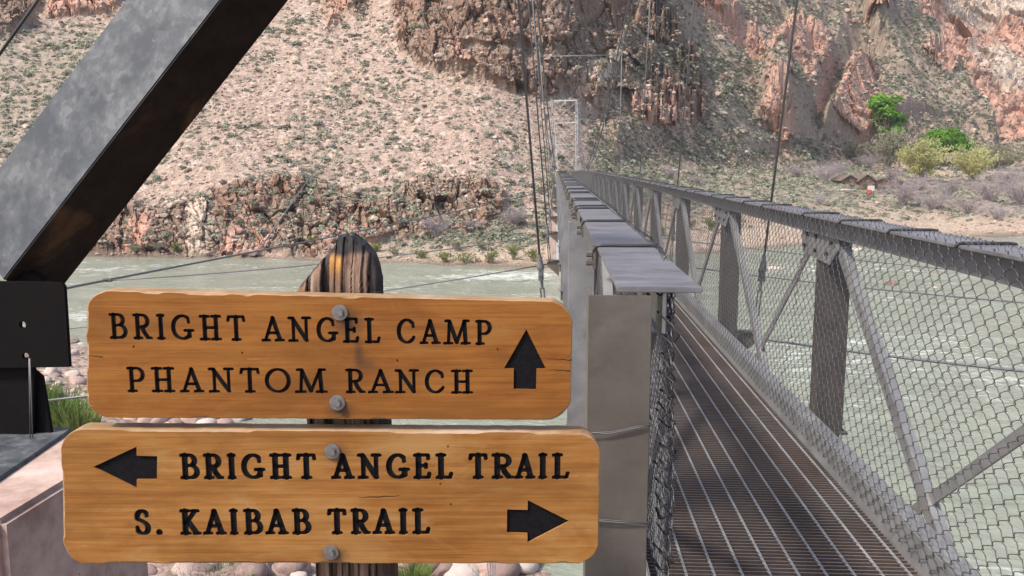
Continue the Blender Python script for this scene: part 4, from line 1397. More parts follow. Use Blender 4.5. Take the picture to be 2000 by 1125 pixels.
def add_poly(mb, p, h0, h1, flat=False):
    if isinstance(p, tuple):
        _, q, hw, closed = p
        if closed: q = q[:-1]
        n = len(q)
        Lp, Rp = [], []
        for i in range(n):
            a = q[(i - 1) % n] if closed else q[max(i - 1, 0)]
            b = q[(i + 1) % n] if closed else q[min(i + 1, n - 1)]
            dx, dy = b[0] - a[0], b[1] - a[1]
            l = math.hypot(dx, dy) or 1
            # broad at the sides of a bowl, thinner at the top and bottom, as a router lettering set cuts it
            w = hw * (.74 + .30 * abs(dy) / l)
            nx, ny = -dy / l * w, dx / l * w
            Lp.append((q[i][0] + nx, q[i][1] + ny)); Rp.append((q[i][0] - nx, q[i][1] - ny))
        m = n if closed else n - 1
        vs = [(x, y, h1) for x, y in Lp] + [(x, y, h1) for x, y in Rp]
        fs = [(i, n + i, n + (i + 1) % n, (i + 1) % n) for i in range(m)]
        if flat:
            mb.add(vs, fs); return
        vs += [(x, y, h0) for x, y in Lp] + [(x, y, h0) for x, y in Rp]
        fs += [(2 * n + (i + 1) % n, 3 * n + (i + 1) % n, 3 * n + i, 2 * n + i) for i in range(m)]
        fs += [(i, (i + 1) % n, 2 * n + (i + 1) % n, 2 * n + i) for i in range(m)]
        fs += [(n + (i + 1) % n, n + i, 3 * n + i, 3 * n + (i + 1) % n) for i in range(m)]
        if not closed:
            fs += [(0, 2 * n, 3 * n, n), (n - 1, 2 * n - 1, 4 * n - 1, 3 * n - 1)]
            for e in (0, n - 1):
                pass
        mb.add(vs, fs)
        if not closed:
            for e in (0, n - 1):
                c = q[e]; w = math.hypot(Lp[e][0] - Rp[e][0], Lp[e][1] - Rp[e][1]) / 2
                mb.prism(arc(c[0], c[1], w, w, 0, 337.5, 15), h0, h1)
    elif flat:
        mb.add([(x, y, h1) for x, y in p], [tuple(range(len(p)))])
    else:
        mb.prism(p, h0, h1)
def line(text, xs, top, base):
    """xs: letter (left, right) list; top/base rows interpolate along the line"""
    chars = [c for c in text if c != ' ']
    res = []
    xa, xb = xs[0][0], xs[-1][1]
    for c, (a, b) in zip(chars, xs):
        t = ((a + b) / 2 - xa) / (xb - xa)
        res.append((c, (a, b, top[0] + (top[1] - top[0]) * t, base[0] + (base[1] - base[0]) * t)))
    return res
LN1 = line('BRIGHT ANGEL CAMP', [(214.5, 249.5), (260.5, 299), (306, 325), (335.5, 381), (389, 435), (443.5, 481), (510.5, 557), (562.5, 609.5), (619, 662), (669.5, 702), (712, 744), (775.5, 813), (819, 861.5), (865, 920), (928, 960)], (611, 625), (662.5, 675))
LN2 = line('PHANTOM RANCH', [(249, 284), (295.5, 344), (351, 400), (407.5, 459), (469, 509), (518, 569), (575.5, 640.5), (675, 715), (718, 770), (771, 819.5), (830, 870), (880, 925)], (716, 722), (767, 770))
LN3 = line('BRIGHT ANGEL TRAIL', [(352, 390), (398, 438.6), (443.6, 463.4), (472.5, 519.8), (526, 572), (579, 619.3), (646, 694), (697.8, 746.7), (755, 801.7), (807, 843), (850.4, 885.6), (914.5, 953.5), (959.6, 1005), (1003, 1046.5), (1050.3, 1069.9), (1077.3, 1113)], (885.5, 885), (937.5, 936.5))
LN4 = line('S. KAIBAB TRAIL', [(264, 295.6), (304.7, 318.5), (352, 394.6), (396, 444), (448, 467.5), (476, 513.7), (517.6, 565), (570.6, 607.8), (639.4, 678.5), (684.8, 725), (726.6, 772.6), (778, 798), (805, 841.3)], (994.5, 992.5), (1046.5, 1044.5))
ARROWS = {1: [[(1028, 643), (1066, 720), (1048, 720.5), (1047, 761), (1003, 760), (1003.5, 720), (984.5, 719.5)]],
          2: [[(182, 912), (266.5, 872.5), (267, 890), (307, 891), (306.5, 936.5), (267, 936.5), (267, 954)], [(1112, 1018), (1030.5, 1060), (1030, 1042), (990, 1040.5), (990.5, 995), (1030.5, 996), (1031, 977)]]}
def rounded(corners, rad, n=9):
    """round the corners of a quad given in (u, v)"""
    out = []
    m = len(corners)
    for i in range(m):
        p = Vector(corners[i]); a = Vector(corners[i - 1]); b = Vector(corners[(i + 1) % m])
        da, db = (a - p).normalized(), (b - p).normalized()
        p0, p1 = p + da * rad, p + db * rad
        c = p0 + db * rad
        for k_ in range(n + 1):
            t = k_ / n
            v = p0 * (1 - t) ** 2 + p * 2 * t * (1 - t) * .8 + p1 * t * t + c * 2 * t * (1 - t) * .2
            out.append((v.x, v.y))
        # points along the straight side
        q1 = Vector(corners[(i + 1) % m]); dd = (q1 - p).length
        nn = max(2, int(dd / .006))
        e0, e1_ = p1, q1 - (q1 - p).normalized() * rad
        for k_ in range(1, nn):
            v = e0 + (e1_ - e0) * (k_ / nn)
            out.append((v.x, v.y))
    return out
def make_board(corners_px, rad, seed, wood, TH=.038):
    cs = [sp(*c) for c in corners_px]
    ol = rounded(cs, rad)
    n = len(ol)
    cx = sum(p[0] for p in ol) / n; cy = sum(p[1] for p in ol) / n
    ctr = Vector((cx, cy))
    s_ = [0.0]
    for a, b in zip(ol[:-1], ol[1:]): s_.append(s_[-1] + math.hypot(b[0] - a[0], b[1] - a[1]))
    f_out, f_in, back = [], [], []
    ins = []
    for i, p in enumerate(ol):
        v = mnoise.noise((s_[i] * 18 + seed * 9, seed, 0)) ; v2 = mnoise.noise((s_[i] * 7 + seed * 5, 3, seed))
        ch = .0016 + (.0030 if v + .8 * v2 > .2 else 0.0) + .0012 * mnoise.noise((s_[i] * 90, seed, 7))
        ins.append(ch)
    ins = [(ins[i - 1] + 2 * ins[i] + ins[(i + 1) % n]) / 4 for i in range(n)]
    vf, vo, vb = [], [], []
    for i, p in enumerate(ol):
        a = Vector(ol[i - 1]); b = Vector(ol[(i + 1) % n])
        t = (b - a).normalized()
        nrm = Vector((-t.y, t.x))
        if nrm.dot(ctr - Vector(p)) < 0: nrm = -nrm
        wob = .0008 * mnoise.noise((s_[i] * 40, seed, 2))
        q = Vector(p) + nrm * wob
        inn = q + nrm * ins[i]
        vf.append((inn.x, inn.y, 0)); vo.append((q.x, q.y, -ins[i] * .9)); vb.append((q.x, q.y, -TH))
    k = MB()
    fs = [tuple(range(n)), tuple(range(3 * n - 1, 2 * n - 1, -1))]
    for i in range(n):
        j = (i + 1) % n
        fs += [(i, n + i, n + j, j), (n + i, 2 * n + i, 2 * n + j, n + j)]
    k.add(vf + vo + vb, fs)
    return k.mesh('board', wood)
def sign_wood(name, cd, cm, cl, seed, stains):
    a, col, tc = wood_mat(name, cd, cm, cl, seed)
    sep = a.n('SeparateXYZ'); a.l(tc.outputs['Object'], sep.inputs[0])
    nz = a.noise(a.coords((1, 1, 1)), 45, 4, .6)
    for (sx, sy, rx, ry, amt) in stains:
        dx = a.math('DIVIDE', a.math('SUBTRACT', sep.outputs[0], sx), rx); dy = a.math('DIVIDE', a.math('SUBTRACT', sep.outputs[1], sy), ry)
        d = a.math('SQRT', a.math('ADD', a.math('MULTIPLY', dx, dx), a.math('MULTIPLY', dy, dy)))
        d = a.math('ADD', d, a.math('MULTIPLY', a.math('SUBTRACT', nz.outputs[0], .5), .7))
        m = a.ramp(d, [(.15, (amt,) * 3), (1.0, (0, 0, 0))])
        col = a.mix(m, col, (.045, .028, .018))
    # worn pale edge
    a.l(col, a.b.inputs['Base Color'])
    return a.m
def add_side_mat(me, mat):
    me.materials.append(mat)
    for p in me.polygons:
        if abs(p.normal.z) < .9: p.material_index = 1
a_, c_, t_ = wood_mat('sign_edge_wood', (.17, .085, .035), (.28, .165, .08), (.38, .25, .14), 4.0)
M['edgewood'] = a_.m
b1u = [sp(664, 630), sp(703, 690), sp(660, 800), sp(716, 705)]
b2u = [sp(652, 884), sp(648, 1086), sp(660, 930), sp(700, 930)]
M['board1'] = sign_wood('orange_stained_board', (.135, .042, .007), (.225, .08, .0135), (.28, .115, .023), 1.0,
    [(b1u[0][0] + .012, b1u[0][1], .038, .035, .75), (b1u[1][0] - .002, b1u[1][1], .012, .04, .7), (b1u[3][0], b1u[3][1] - .005, .03, .022, .45), (b1u[2][0] + .005, b1u[2][1], .034, .022, .85)])
M['board2'] = sign_wood('honey_stained_board', (.155, .052, .009), (.255, .102, .021), (.335, .165, .047), 2.0,
    [(b2u[0][0] + .006, b2u[0][1], .028, .024, .6), (b2u[1][0] + .004, b2u[1][1], .032, .022, .85)])
BOARDS = [(1, [(170, 816), (1114, 821), (1119, 589), (167, 566)], .036, [LN1, LN2], W1, 'board1', 'narrower orange board reading BRIGHT ANGEL CAMP and PHANTOM RANCH with an up arrow'),
          (2, [(124, 1101), (1168, 1101), (1173, 844), (118, 837)], .036, [LN3, LN4], W2, 'board2', 'wider honey board reading BRIGHT ANGEL TRAIL and S. KAIBAB TRAIL with side arrows')]
for num, corners, rad, lines, W, mat, lab in BOARDS:
    me = make_board(corners, rad, num * 3.7, M[mat])
    add_side_mat(me, M['edgewood'])
    bo = link_mesh('board', me)
    kc = MB()
    texts = []
    for ln in lines:
        kt = MB(); px_last = None
        for ch, bx in ln:
            if px_last is not None and bx[0] - px_last > 22:
                texts.append(kt); kt = MB()
            px_last = bx[1]
            for p in glyph_polys(ch, bx, W):
                add_poly(kc, p, -.0045, .004)
                add_poly(kt, p, 0, -.0038, True)
        texts.append(kt)
    arrs = []
    for ar in ARROWS[num]:
        pl = [sp(*q) for q in ar]
        if sum((pl[i][0] * pl[(i + 1) % 7][1] - pl[(i + 1) % 7][0] * pl[i][1]) for i in range(7)) < 0: pl = pl[::-1]
        kc.prism(pl, -.0045, .004)
        ka = MB(); ka.add([(x, y, -.0038) for x, y in pl], [tuple(range(7))]); arrs.append(ka)
    # nail holes and small checks in the face
    for hx, hy in (((261, 677), (473, 689), (776, 704), (972, 682)) if num == 1 else ((875, 872), (881, 985), (860, 945))):
        u, v = sp(hx, hy)
        kc.prism(arc(u, v, .0016, .0024, 0, 315, 7), -.004, .004)
    cme = kc.mesh('cutter', M['black'])
    cut(bo, cme)
    bo['label'] = lab
    bo.parent = sign
    bo.matrix_local = Matrix.Translation(-SL) @ SM
    for kt in texts:
        link_mesh('lettering', kt.mesh('lettering', M['black'], fixn=False), bo)
    for ka in arrs:
        link_mesh('arrow', ka.mesh('arrow', M['black'], fixn=False), bo)
    # cracks running in from the ends
    kk = MB()
    for (x0, y0_, x1, y1_) in (((1066, 701), (1116, 703)),) if False else ([(1066, 701, 1117, 703), (1072, 722, 1114, 724), (170, 694, 200, 697)] if num == 1 else [(700, 972, 780, 968)]):
        pts = []
        for i in range(9):
            t = i / 8
            u, v = sp(x0 + (x1 - x0) * t, y0_ + (y1_ - y0_) * t + .8 * math.sin(i * 2.1))
            pts.append((u, v, .0001))
        kk.tube(pts, [.0002 + .0006 * (i / 8 if num == 1 else 1 - abs(i - 4) / 5) for i in range(9)], 5)
    kk.build('split', M['black'], bo)
# bolts with washers
for bx, by in ((664, 610), (659, 786), (649, 881), (647, 1078)):
    u, v = sp(bx, by)
    k = MB()
    ang = rnd.uniform(0, 1)
    k.prism(arc(0, 0, .0078, .0078, ang * 60, ang * 60 + 300, 5), .0035, .0105)
    bo = k.build('bolt', M['bolt'], sign, .001)
    bo.matrix_local = Matrix.Translation(-SL) @ SM @ Matrix.Translation((u, v, 0))
    k = MB()
    k.prism(arc(0, 0, .0142, .0142, 0, 350, 35), .0003, .0032)
    w_ = k.build('washer', M['bolt'], bo, .0008)
# post with a hewn, split and charred head
def make_post():
    prof = [(573.6, 748, 570), (592.8, 747, 544), (608.8, 741, 525), (629.6, 729, 502), (642, 716, 490), (648, 708, 481), (652, 690, 470), (654, 682, 465)]
    rows = []
    zt = []
    for xl, xr, y in prof:
        (ul, v), (ur, _) = sp(xl, y, -.062), sp(xr, y, -.062)
        rows.append(((ul + ur) / 2, (ur - ul) / 2)); zt.append(v)
    c0, w0 = rows[0]
    ub, _ = sp(694, 1110, -.062)
    # lower part straight down to the ground
    zb = -1.9 - S0.z
    levels = []
    N1, N2 = 40, 46
    for i in range(N1):
        t = i / N1
        z = zb + (zt[0] - zb) * t
        sl = (ub - c0) * min(1, (zt[0] - z) / .42)
        levels.append((z, c0 + sl, w0 * (1.0), 0.0))
    for i in range(N2 + 1):
        t = i / N2
        z = zt[0] + (zt[-1] - zt[0]) * t
        levels.append((z, np.interp(z, zt, [r_[0] for r_ in rows]), np.interp(z, zt, [r_[1] for r_ in rows]), t))
    NA = 260
    V, char, orange = [], [], []
    wl, wr = c0 - w0, c0 + w0
    edges = [0, .145, .2, .33, .41, .485, .56, .67, .78, .845, 1.0]
    dark_ = [.25, .95, .12, .9, .0, .0, .22, .08, .3, .96]
    step_ = [-.006, -.014, .002, -.012, .004, .006, .002, .004, -.002, -.010]
    for z, c, w, t in levels:
        for a in range(NA):
            th = 2 * math.pi * a / NA
            cx_, sy_ = math.cos(th), math.sin(th)
            e = 1.0 / max(abs(cx_) ** 6 + abs(sy_) ** 6, 1e-6) ** (1 / 6)
            xx = c + cx_ * e * w
            xf = (xx - wl) / (2 * w0) + .016 * mnoise.noise((xx * 8, z * 9, 3.0)) + .006 * mnoise.noise((xx * 3, z * 40, 9.0))
            ib = 0
            while ib < 9 and xf > edges[ib + 1]: ib += 1
            dist = min(abs(xf - q_) for q_ in edges[1:-1])
            crack = max(0.0, 1 - dist / .009)
            d2 = mnoise.noise((xx * 90, sy_ * 3, z * 5 + 4))
            dep = .085 * (1 - .5 * max(0, t) ** 1.6)
            fr = sy_ < -.3
            ry_ = dep + (step_[ib] if fr else 0) + .0022 * d2 - .006 * crack * (1 if fr else .3)
            bkf = 1 - .30 * max(0.0, min(1.0, (sy_ * e + .75) / 1.6))
            V.append((c + cx_ * e * w * bkf + .0015 * d2, z + (.006 * mnoise.noise((xx * 50, sy_ * 4, 1)) if t > .9 else 0), -.132 + .004 * t - sy_ * e * ry_))
            ch = dark_[ib] if (fr and t > 0) else .3 + .4 * dark_[ib]
            nz_ = .5 + .5 * mnoise.noise((xx * 60, z * 14, 2.0))
            ch = max(ch * (.8 + .3 * nz_), smooth(t + .16 * (nz_ - .5), .60, .74), 0.6 * crack)
            if not fr: ch = max(ch, .75)
            # the hewn shoulders are black
            ch = max(ch, float(smooth(abs(xx - c) / max(w, 1e-4), .80, .93)) * float(smooth(t, .03, .12)) * (.95 if xx > c else .8))
            char.append(float(min(1, ch)))
            orange.append(float((ib in (4, 5)) * smooth(t, .18, .5) * (.6 + .4 * nz_) + (ib == 0) * .5 * nz_) if fr else 0.0)
    nl = len(levels)
    Fq = []
    for i in range(nl - 1):
        for a in range(NA):
            b = (a + 1) % NA
            Fq.append((i * NA + a, i * NA + b, (i + 1) * NA + b, (i + 1) * NA + a))
    me = bpy.data.meshes.new('post')
    me.from_pydata(V, [], Fq + [tuple((nl - 1) * NA + a for a in range(NA))])
    me.materials.append(M['postwood'])
    at = me.attributes.new('char', 'FLOAT', 'POINT')
    at.data.foreach_set('value', np.array(char, dtype=np.float32))
    at = me.attributes.new('orange', 'FLOAT', 'POINT')
    at.data.foreach_set('value', np.array(orange, dtype=np.float32))
    bm = bmesh.new(); bm.from_mesh(me); bmesh.ops.recalc_face_normals(bm, faces=bm.faces); bm.to_mesh(me); bm.free()
    return me
# the post mesh is built upright so its grain runs along z
pm_ = make_post()
pm_.transform(Matrix(((1, 0, 0, 0), (0, 0, -1, 0), (0, 1, 0, 0), (0, 0, 0, 1))))
po = link_mesh('post', pm_, sign)
po.matrix_local = Matrix.Translation(-SL) @ SM @ Matrix(((1, 0, 0, 0), (0, 0, 1, 0), (0, -1, 0, 0), (0, 0, 0, 1)))
#@@SIGN_END
#@@SCATTER_BEGIN
# ------------------------------------------------------------------ things on the far slope
_VP = TV.reshape(-1, 3)
_HX, _HY, _HZ = project(_VP)
_ok = (_HX > -250) & (_HX < 2250) & (_HY > -140) & (_HY < 540) & (_VP[:, 2] > WATER + .15)
# z-buffer on a coarse grid so that nothing is set where the slope hides it
_bx = np.clip(((_HX + 260) / 8).astype(int), 0, 319); _by = np.clip(((_HY + 150) / 8).astype(int), 0, 89)
_zb = np.full((90, 320), 1e9)
np.minimum.at(_zb, (_by[_ok], _bx[_ok]), _HZ[_ok])
_vis = _ok & (_HZ < _zb[_by, _bx] * 1.05 + 4)
_NRR, _NPP = TV.shape[:2]
def hit(px, py, rad=7.0):
    d2 = (_HX - px) ** 2 + (_HY - py) ** 2
    c = np.where(_ok & (d2 < rad * rad))[0]
    if len(c) == 0:
        c = np.array([np.argmin(np.where(_ok, d2, 1e9))])
    c = c[_HZ[c] < _HZ[c].min() * 1.04 + 2]
    i = c[np.argmin(d2[c])]
    return Vector(_VP[i])
ICO = None
def ico(sub):
    bm = bmesh.new()
    bmesh.ops.create_icosphere(bm, subdivisions=sub, radius=1)
    V = np.array([tuple(v.co) for v in bm.verts]); Fi = np.array([[v.index for v in f.verts] for f in bm.faces])
    bm.free()
    return V, Fi
def rock_shape(seed, sub=3, rough=.34, flat=.7, facets=9):
    V, Fi = ico(sub)
    r_ = np.random.default_rng(seed)
    # cut planes make the flat faces of broken rock
    for _ in range(facets):
        n = r_.normal(size=3); n /= np.linalg.norm(n)
        o = r_.uniform(.55, .85)
        d = V @ n
        V = np.where((d > o)[:, None], V - np.outer(d - o, n) * .92, V)
    V = V * (1 + rough * .35 * fbm(V * 1.7 + seed * 3.1, 4, seed))[:, None]
    V[:, 2] *= flat
    return V, Fi
def stone_mesh(name, seed, mat, smooth_=False, **kw):
    V, Fi = rock_shape(seed, **kw)
    V = V - np.array([0, 0, V[:, 2].min() * .6])
    return np_mesh(name, V, Fi, mat, smooth_)
ROCKM = [stone_mesh('boulder', s_, M['talus_rock'], False, sub=3, flat=f_, facets=14) for s_, f_ in ((1, .75), (2, .9), (3, .55), (4, .8), (5, .65))]
COBM = [stone_mesh('cobble', s_ + 20, M['cobble'], True, sub=3, rough=.22, flat=f_, facets=3) for s_, f_ in ((1, .6), (2, .75), (3, .5), (4, .65))]
def leaf_cloud(n, seed, shape='dome', size=.16, rx=1.0, rz=.75, lobes=None, up=.2, nk=.7):
    r_ = np.random.default_rng(seed)
    if lobes is None: lobes = [(0, 0, 0, rx, rx, rz)]
    vol = np.array([l[3] * l[4] * l[5] for l in lobes]) ** .8
    pick = r_.choice(len(lobes), n, p=vol / vol.sum())
    L = np.array(lobes)[pick]
    d = r_.normal(size=(n, 3)); d /= np.linalg.norm(d, axis=1)[:, None]
    rad = r_.uniform(.35, 1.0, n) ** .45
    if shape == 'dome': d[:, 2] = np.abs(d[:, 2])
    P = L[:, :3] + d * rad[:, None] * L[:, 3:]
    # leave gaps: drop leaves where a coarse noise is low
    keep = fbm(P * (2.2 / max(rx, .5)) + seed * 7.7, 3, seed) > -.18
    P, d = P[keep], d[keep]
    n = len(P)
    nrm = d * nk + r_.normal(size=(n, 3)) * (1.25 - nk); nrm[:, 2] += up
    nrm /= np.linalg.norm(nrm, axis=1)[:, None]
    t = np.cross(nrm, r_.normal(size=(n, 3))); t /= np.linalg.norm(t, axis=1)[:, None] + 1e-9
    b = np.cross(nrm, t)
    s1 = (size * r_.uniform(.6, 1.3, n))[:, None]; s2 = s1 * r_.uniform(.45, .9, n)[:, None]
    bend = nrm * s1 * .35
    V = np.stack([P - t * s1, P - b * s2 + bend, P + t * s1, P + b * s2 + bend], 1)
    return V.reshape(-1, 3), np.arange(n * 4).reshape(n, 4)
def shrub_mesh(seed, mat, n=150, size=.17, rz=.8):
    r_ = random.Random(seed)
    lobes = [(r_.uniform(-.45, .45), r_.uniform(-.45, .45), r_.uniform(-.05, .15), r_.uniform(.4, .65), r_.uniform(.4, .65), r_.uniform(.4, .7) * rz / .8) for _ in range(6)]
    V, Fc = leaf_cloud(n, seed, 'dome', size, 1, rz, lobes, .35, .95)
    return np_mesh('desert_shrub', V, Fc, mat)
SHM = [shrub_mesh(s_, M['sage'], 260, .12, r_) for s_, r_ in ((1, .7), (2, .85), (3, .6), (4, .75))]
# --- candidates
vis_idx = np.where(_vis & (_HZ < 420))[0]
cl_v = TCL[vis_idx]; veg_v = TZN['veg'][vis_idx]; sand_v = TZN['sand'][vis_idx]
patch = fbm(_VP[vis_idx] / 14.0, 3, 301)
patch2 = fbm(_VP[vis_idx] / 4.0, 3, 302)
row_v = _HY[vis_idx]
_dR = np.gradient(TV, axis=0); _dC = np.gradient(TV, axis=1)
_nn = np.cross(_dC, _dR).reshape(-1, 3); _nn /= np.linalg.norm(_nn, axis=1)[:, None] + 1e-9
nz_v = np.abs(_nn[vis_idx, 2])
w_sh = smooth(nz_v, .12, .55) * (np.clip(.55 + patch * .9 + 1.1 * veg_v + patch2 * .5, .03, None)) * (1 - .55 * cl_v) * (1 - .45 * sand_v) * (_VP[vis_idx, 2] > WATER + 1.0)
w_rk = (np.clip(.5 - patch * .6 + patch2 * .6, .05, None)) * (1 - .7 * cl_v) * (1 - .8 * veg_v) + .5 * sand_v
def pick(w, n, seed):
    r_ = np.random.default_rng(seed)
    return vis_idx[r_.choice(len(vis_idx), n, replace=False, p=w / w.sum())]
sh_i = pick(w_sh, 17000, 1)
r_ = np.random.default_rng(3)
sh_r = np.clip(np.exp(r_.normal(-.76, .38, len(sh_i))), .25, 1.3) * np.clip(_HZ[sh_i] / 150, .85, 1.6)
rk_i = pick(w_rk, 19000, 2)
rk_r = np.clip(np.exp(r_.normal(-2.1, .5, len(rk_i))), .07, 1.1) * np.clip(_HZ[rk_i] / 120, .8, 2.2)
def app(i, r): return r / _HZ[i]
def zone_words(px, py):
    if px < 1120 and py > 440: return 'on the riverside shelf below the dark cliff'
    if px < 1120 and py > 340: return 'beside the low dark cliff over the water'
    if px < 480: return 'on the open talus slope behind the raking steel leg'
    if px < 1120 and py > 170: return 'on the open talus slope above the low cliff'
    if px < 1120: return 'high on the talus slope below the upper crags'
    if py > 300: return 'on the flat beyond the right hand railing'
    return 'on the steep crags above the right hand railing'
# individuals: the largest in the picture, spread over the frame
def individuals(idx, rad, n, name, meshes, label, cat, group, sink):
    a_ = app(idx, rad)
    inside = (_HX[idx] > 0) & (_HX[idx] < 2000) & (_HY[idx] > 0)
    order = np.argsort(-(a_ * inside))[:n]
    for k_, j in enumerate(order):
        i = idx[j]
        o_ = link_mesh(name, meshes[k_ % len(meshes)])
        p = _VP[i]
        s_ = float(rad[j])
        o_.location = (p[0], p[1], p[2] - sink * s_)
        o_.rotation_euler = (rnd.uniform(-.15, .15), rnd.uniform(-.15, .15), rnd.uniform(0, 6.28))
        o_.scale = (s_ * rnd.uniform(.85, 1.2), s_ * rnd.uniform(.85, 1.2), s_ * rnd.uniform(.8, 1.1))
        zw = zone_words(_HX[i], _HY[i])
        tag(o_, label + ' ' + zw, cat, group + ' ' + zw)
    mask = np.ones(len(idx), bool); mask[order] = False
    return idx[mask], rad[mask]
sh_i, sh_r = individuals(sh_i, sh_r, 280, 'desert_shrub', SHM, 'low rounded grey green shrub', 'shrub', 'grey green shrubs', .1)
rk_i, rk_r = individuals(rk_i, rk_r, 200, 'boulder', ROCKM, 'angular pinkish brown boulder', 'boulder', 'boulders', .15)
# the rest: scrub and loose stones nobody could count
def merged_cloud(idx, rad, protos, seed, squash=(.8, 1.15)):
    r_ = np.random.default_rng(seed)
    which = r_.integers(0, len(protos), len(idx))
    VV, FF, TT = [], [], []
    off = 0
    for k_, (V, Fc) in enumerate(protos):
        sel = np.where(which == k_)[0]
        if len(sel) == 0: continue
        a = r_.uniform(0, 6.28, len(sel)); c, s_ = np.cos(a), np.sin(a)
        s3 = rad[sel][:, None] * r_.uniform(squash[0], squash[1], (len(sel), 3))
        W = V[None] * s3[:, None, :]
        X = W[..., 0] * c[:, None] - W[..., 1] * s_[:, None]; Y = W[..., 0] * s_[:, None] + W[..., 1] * c[:, None]
        P = np.stack([X, Y, W[..., 2]], -1) + _VP[idx[sel]][:, None, :]
        VV.append(P.reshape(-1, 3))
        FF.append((Fc[None] + (np.arange(len(sel)) * len(V))[:, None, None] + off).reshape(-1, Fc.shape[1]))
        TT.append(np.repeat(r_.uniform(0, 1, len(sel)), len(V)))
        off += len(sel) * len(V)
    return np.concatenate(VV), np.concatenate(FF), np.concatenate(TT)
protos = []
for s_ in range(5):
    rr_ = random.Random(s_ + 50)
    lobes = [(rr_.uniform(-.4, .4), rr_.uniform(-.4, .4), 0, .6, .6, rr_.uniform(.45, .7)) for _ in range(4)]
    protos.append(leaf_cloud(56, s_ + 60, 'dome', .25, 1, .7, lobes, .35, .95))
# finer scrub and broken stone on the crags of the right hand side
crag = smooth(_HX[vis_idx], 1120, 1240) * smooth(_HY[vis_idx], 330, 300) * (1 - .8 * TZN['red'][vis_idx]) * (1 - .8 * TZN['pale'][vis_idx]) * (_HZ[vis_idx] < 400)
cr_i = pick(crag * (.3 + np.clip(.5 + patch2, 0, 1.2)) * smooth(nz_v, .08, .4), 11000, 7)
r7 = np.random.default_rng(8)
cr_r = np.clip(np.exp(r7.normal(-1.05, .35, len(cr_i))), .2, .8) * np.clip(_HZ[cr_i] / 140, .9, 2.4)
V1, F1, T1 = merged_cloud(sh_i, sh_r, protos, 5)
V2, F2, T2 = merged_cloud(cr_i, cr_r, protos, 9, (.7, 1.1))
V_, F_, T_ = np.concatenate([V1, V2]), np.concatenate([F1, F2 + len(V1)]), np.concatenate([T1, T2 * .5 - .1])
V_[:, 2] -= .03
cs_i = pick((smooth(_HX[vis_idx], 1120, 1240) * smooth(_HY[vis_idx], 330, 300) + .6 * cl_v) * (.25 + np.clip(.5 - patch2, 0, 1)), 5000, 12)
cs_r = np.clip(np.exp(r7.normal(-1.6, .5, len(cs_i))), .1, .8) * np.clip(_HZ[cs_i] / 120, .8, 2.2)
me = np_mesh('desert_scrub', V_, F_, M['sage_stuff'])
at = me.attributes.new('tint', 'FLOAT', 'POINT'); at.data.foreach_set('value', T_.astype(np.float32))
tag(link_mesh('desert_scrub', me), 'grey green scrub dotted over the canyon slope', 'scrub', kind='stuff')
protos = []
for s_ in range(6):
    V, Fi = rock_shape(s_ + 70, sub=1, rough=.5, flat=.62, facets=5)
    protos.append((V + np.array([0, 0, .25]), Fi))
V_, F_, T_ = merged_cloud(np.concatenate([rk_i, cs_i]), np.concatenate([rk_r, cs_r]), protos, 6, (.65, 1.4))
me = np_mesh('loose_stones', V_, F_, M['stones'])
at = me.attributes.new('tint', 'FLOAT', 'POINT'); at.data.foreach_set('value', T_.astype(np.float32))
tag(link_mesh('loose_stones', me), 'loose pinkish stones strewn over the talus slope', 'stones', kind='stuff')
# ------------------------------------------------------------------ trees, willows and bare bushes of the flat
def limbs(mb, a, b, r0, r1, seed, wob=.06):
    r2_ = random.Random(seed)
    a, b = Vector(a), Vector(b)
    L = (b - a).length
    pts, rs = [], []
    for i in range(6):
        t = i / 5
        pts.append(a + (b - a) * t + Vector((r2_.uniform(-1, 1), r2_.uniform(-1, 1), 0)) * L * wob * math.sin(t * math.pi))
        rs.append(r0 + (r1 - r0) * t)
    mb.tube(pts, rs, 7)
def tree(name, base, lobes, leaf, n, mat, label, trunk_r, seed, group=None):
    """lobes in metres relative to the base: (x, y, z, rx, ry, rz)"""
    t_ = thing(name, base, label, 'tree', group)
    mb = MB()
    mid = Vector((lobes[0][0] * .3, lobes[0][1] * .3, min(l[2] - l[5] * .3 for l in lobes)))
    limbs(mb, (0, 0, -.4), mid, trunk_r, trunk_r * .7, seed)
    for i, l in enumerate(lobes):
        limbs(mb, mid, (l[0], l[1], l[2] + l[5] * .3), trunk_r * .55, trunk_r * .12, seed + i, .1)
        for j in range(3):
            rr_ = random.Random(seed * 31 + i * 7 + j)
            c = Vector((l[0], l[1], l[2]))
            limbs(mb, c - Vector((0, 0, l[5] * .3)), c + Vector((rr_.uniform(-.8, .8) * l[3], rr_.uniform(-.8, .8) * l[4], rr_.uniform(.1, .7) * l[5])), trunk_r * .25, trunk_r * .06, seed + j, .1)
    mb.build('trunk', M['bark'], t_, sm=True)
    V, Fc = leaf_cloud(n, seed, 'ball', leaf, max(l[3] for l in lobes), 1, lobes, .5, .85)
    link_mesh('crown', np_mesh('crown', V, Fc, M[mat]), t_)
    return t_
def sub_lobes(main, seed, k=14, f=.46):
    r2_ = random.Random(seed)
    out = []
    for (x, y, z, rx, ry, rz) in main:
        for _ in range(k):
            a = r2_.uniform(0, 6.28); e = r2_.uniform(-.5, .9)
            out.append((x + math.cos(a) * rx * .62 * math.cos(e), y + math.sin(a) * ry * .62 * math.cos(e), z + math.sin(e) * rz * .62, rx * f * r2_.uniform(.75, 1.25), ry * f * r2_.uniform(.75, 1.25), rz * f * r2_.uniform(.75, 1.2)))
    return out
def mpp(p): return project(np.array([tuple(p)]))[2][0] / F
B_ = hit(1728, 318); m_ = mpp(B_)
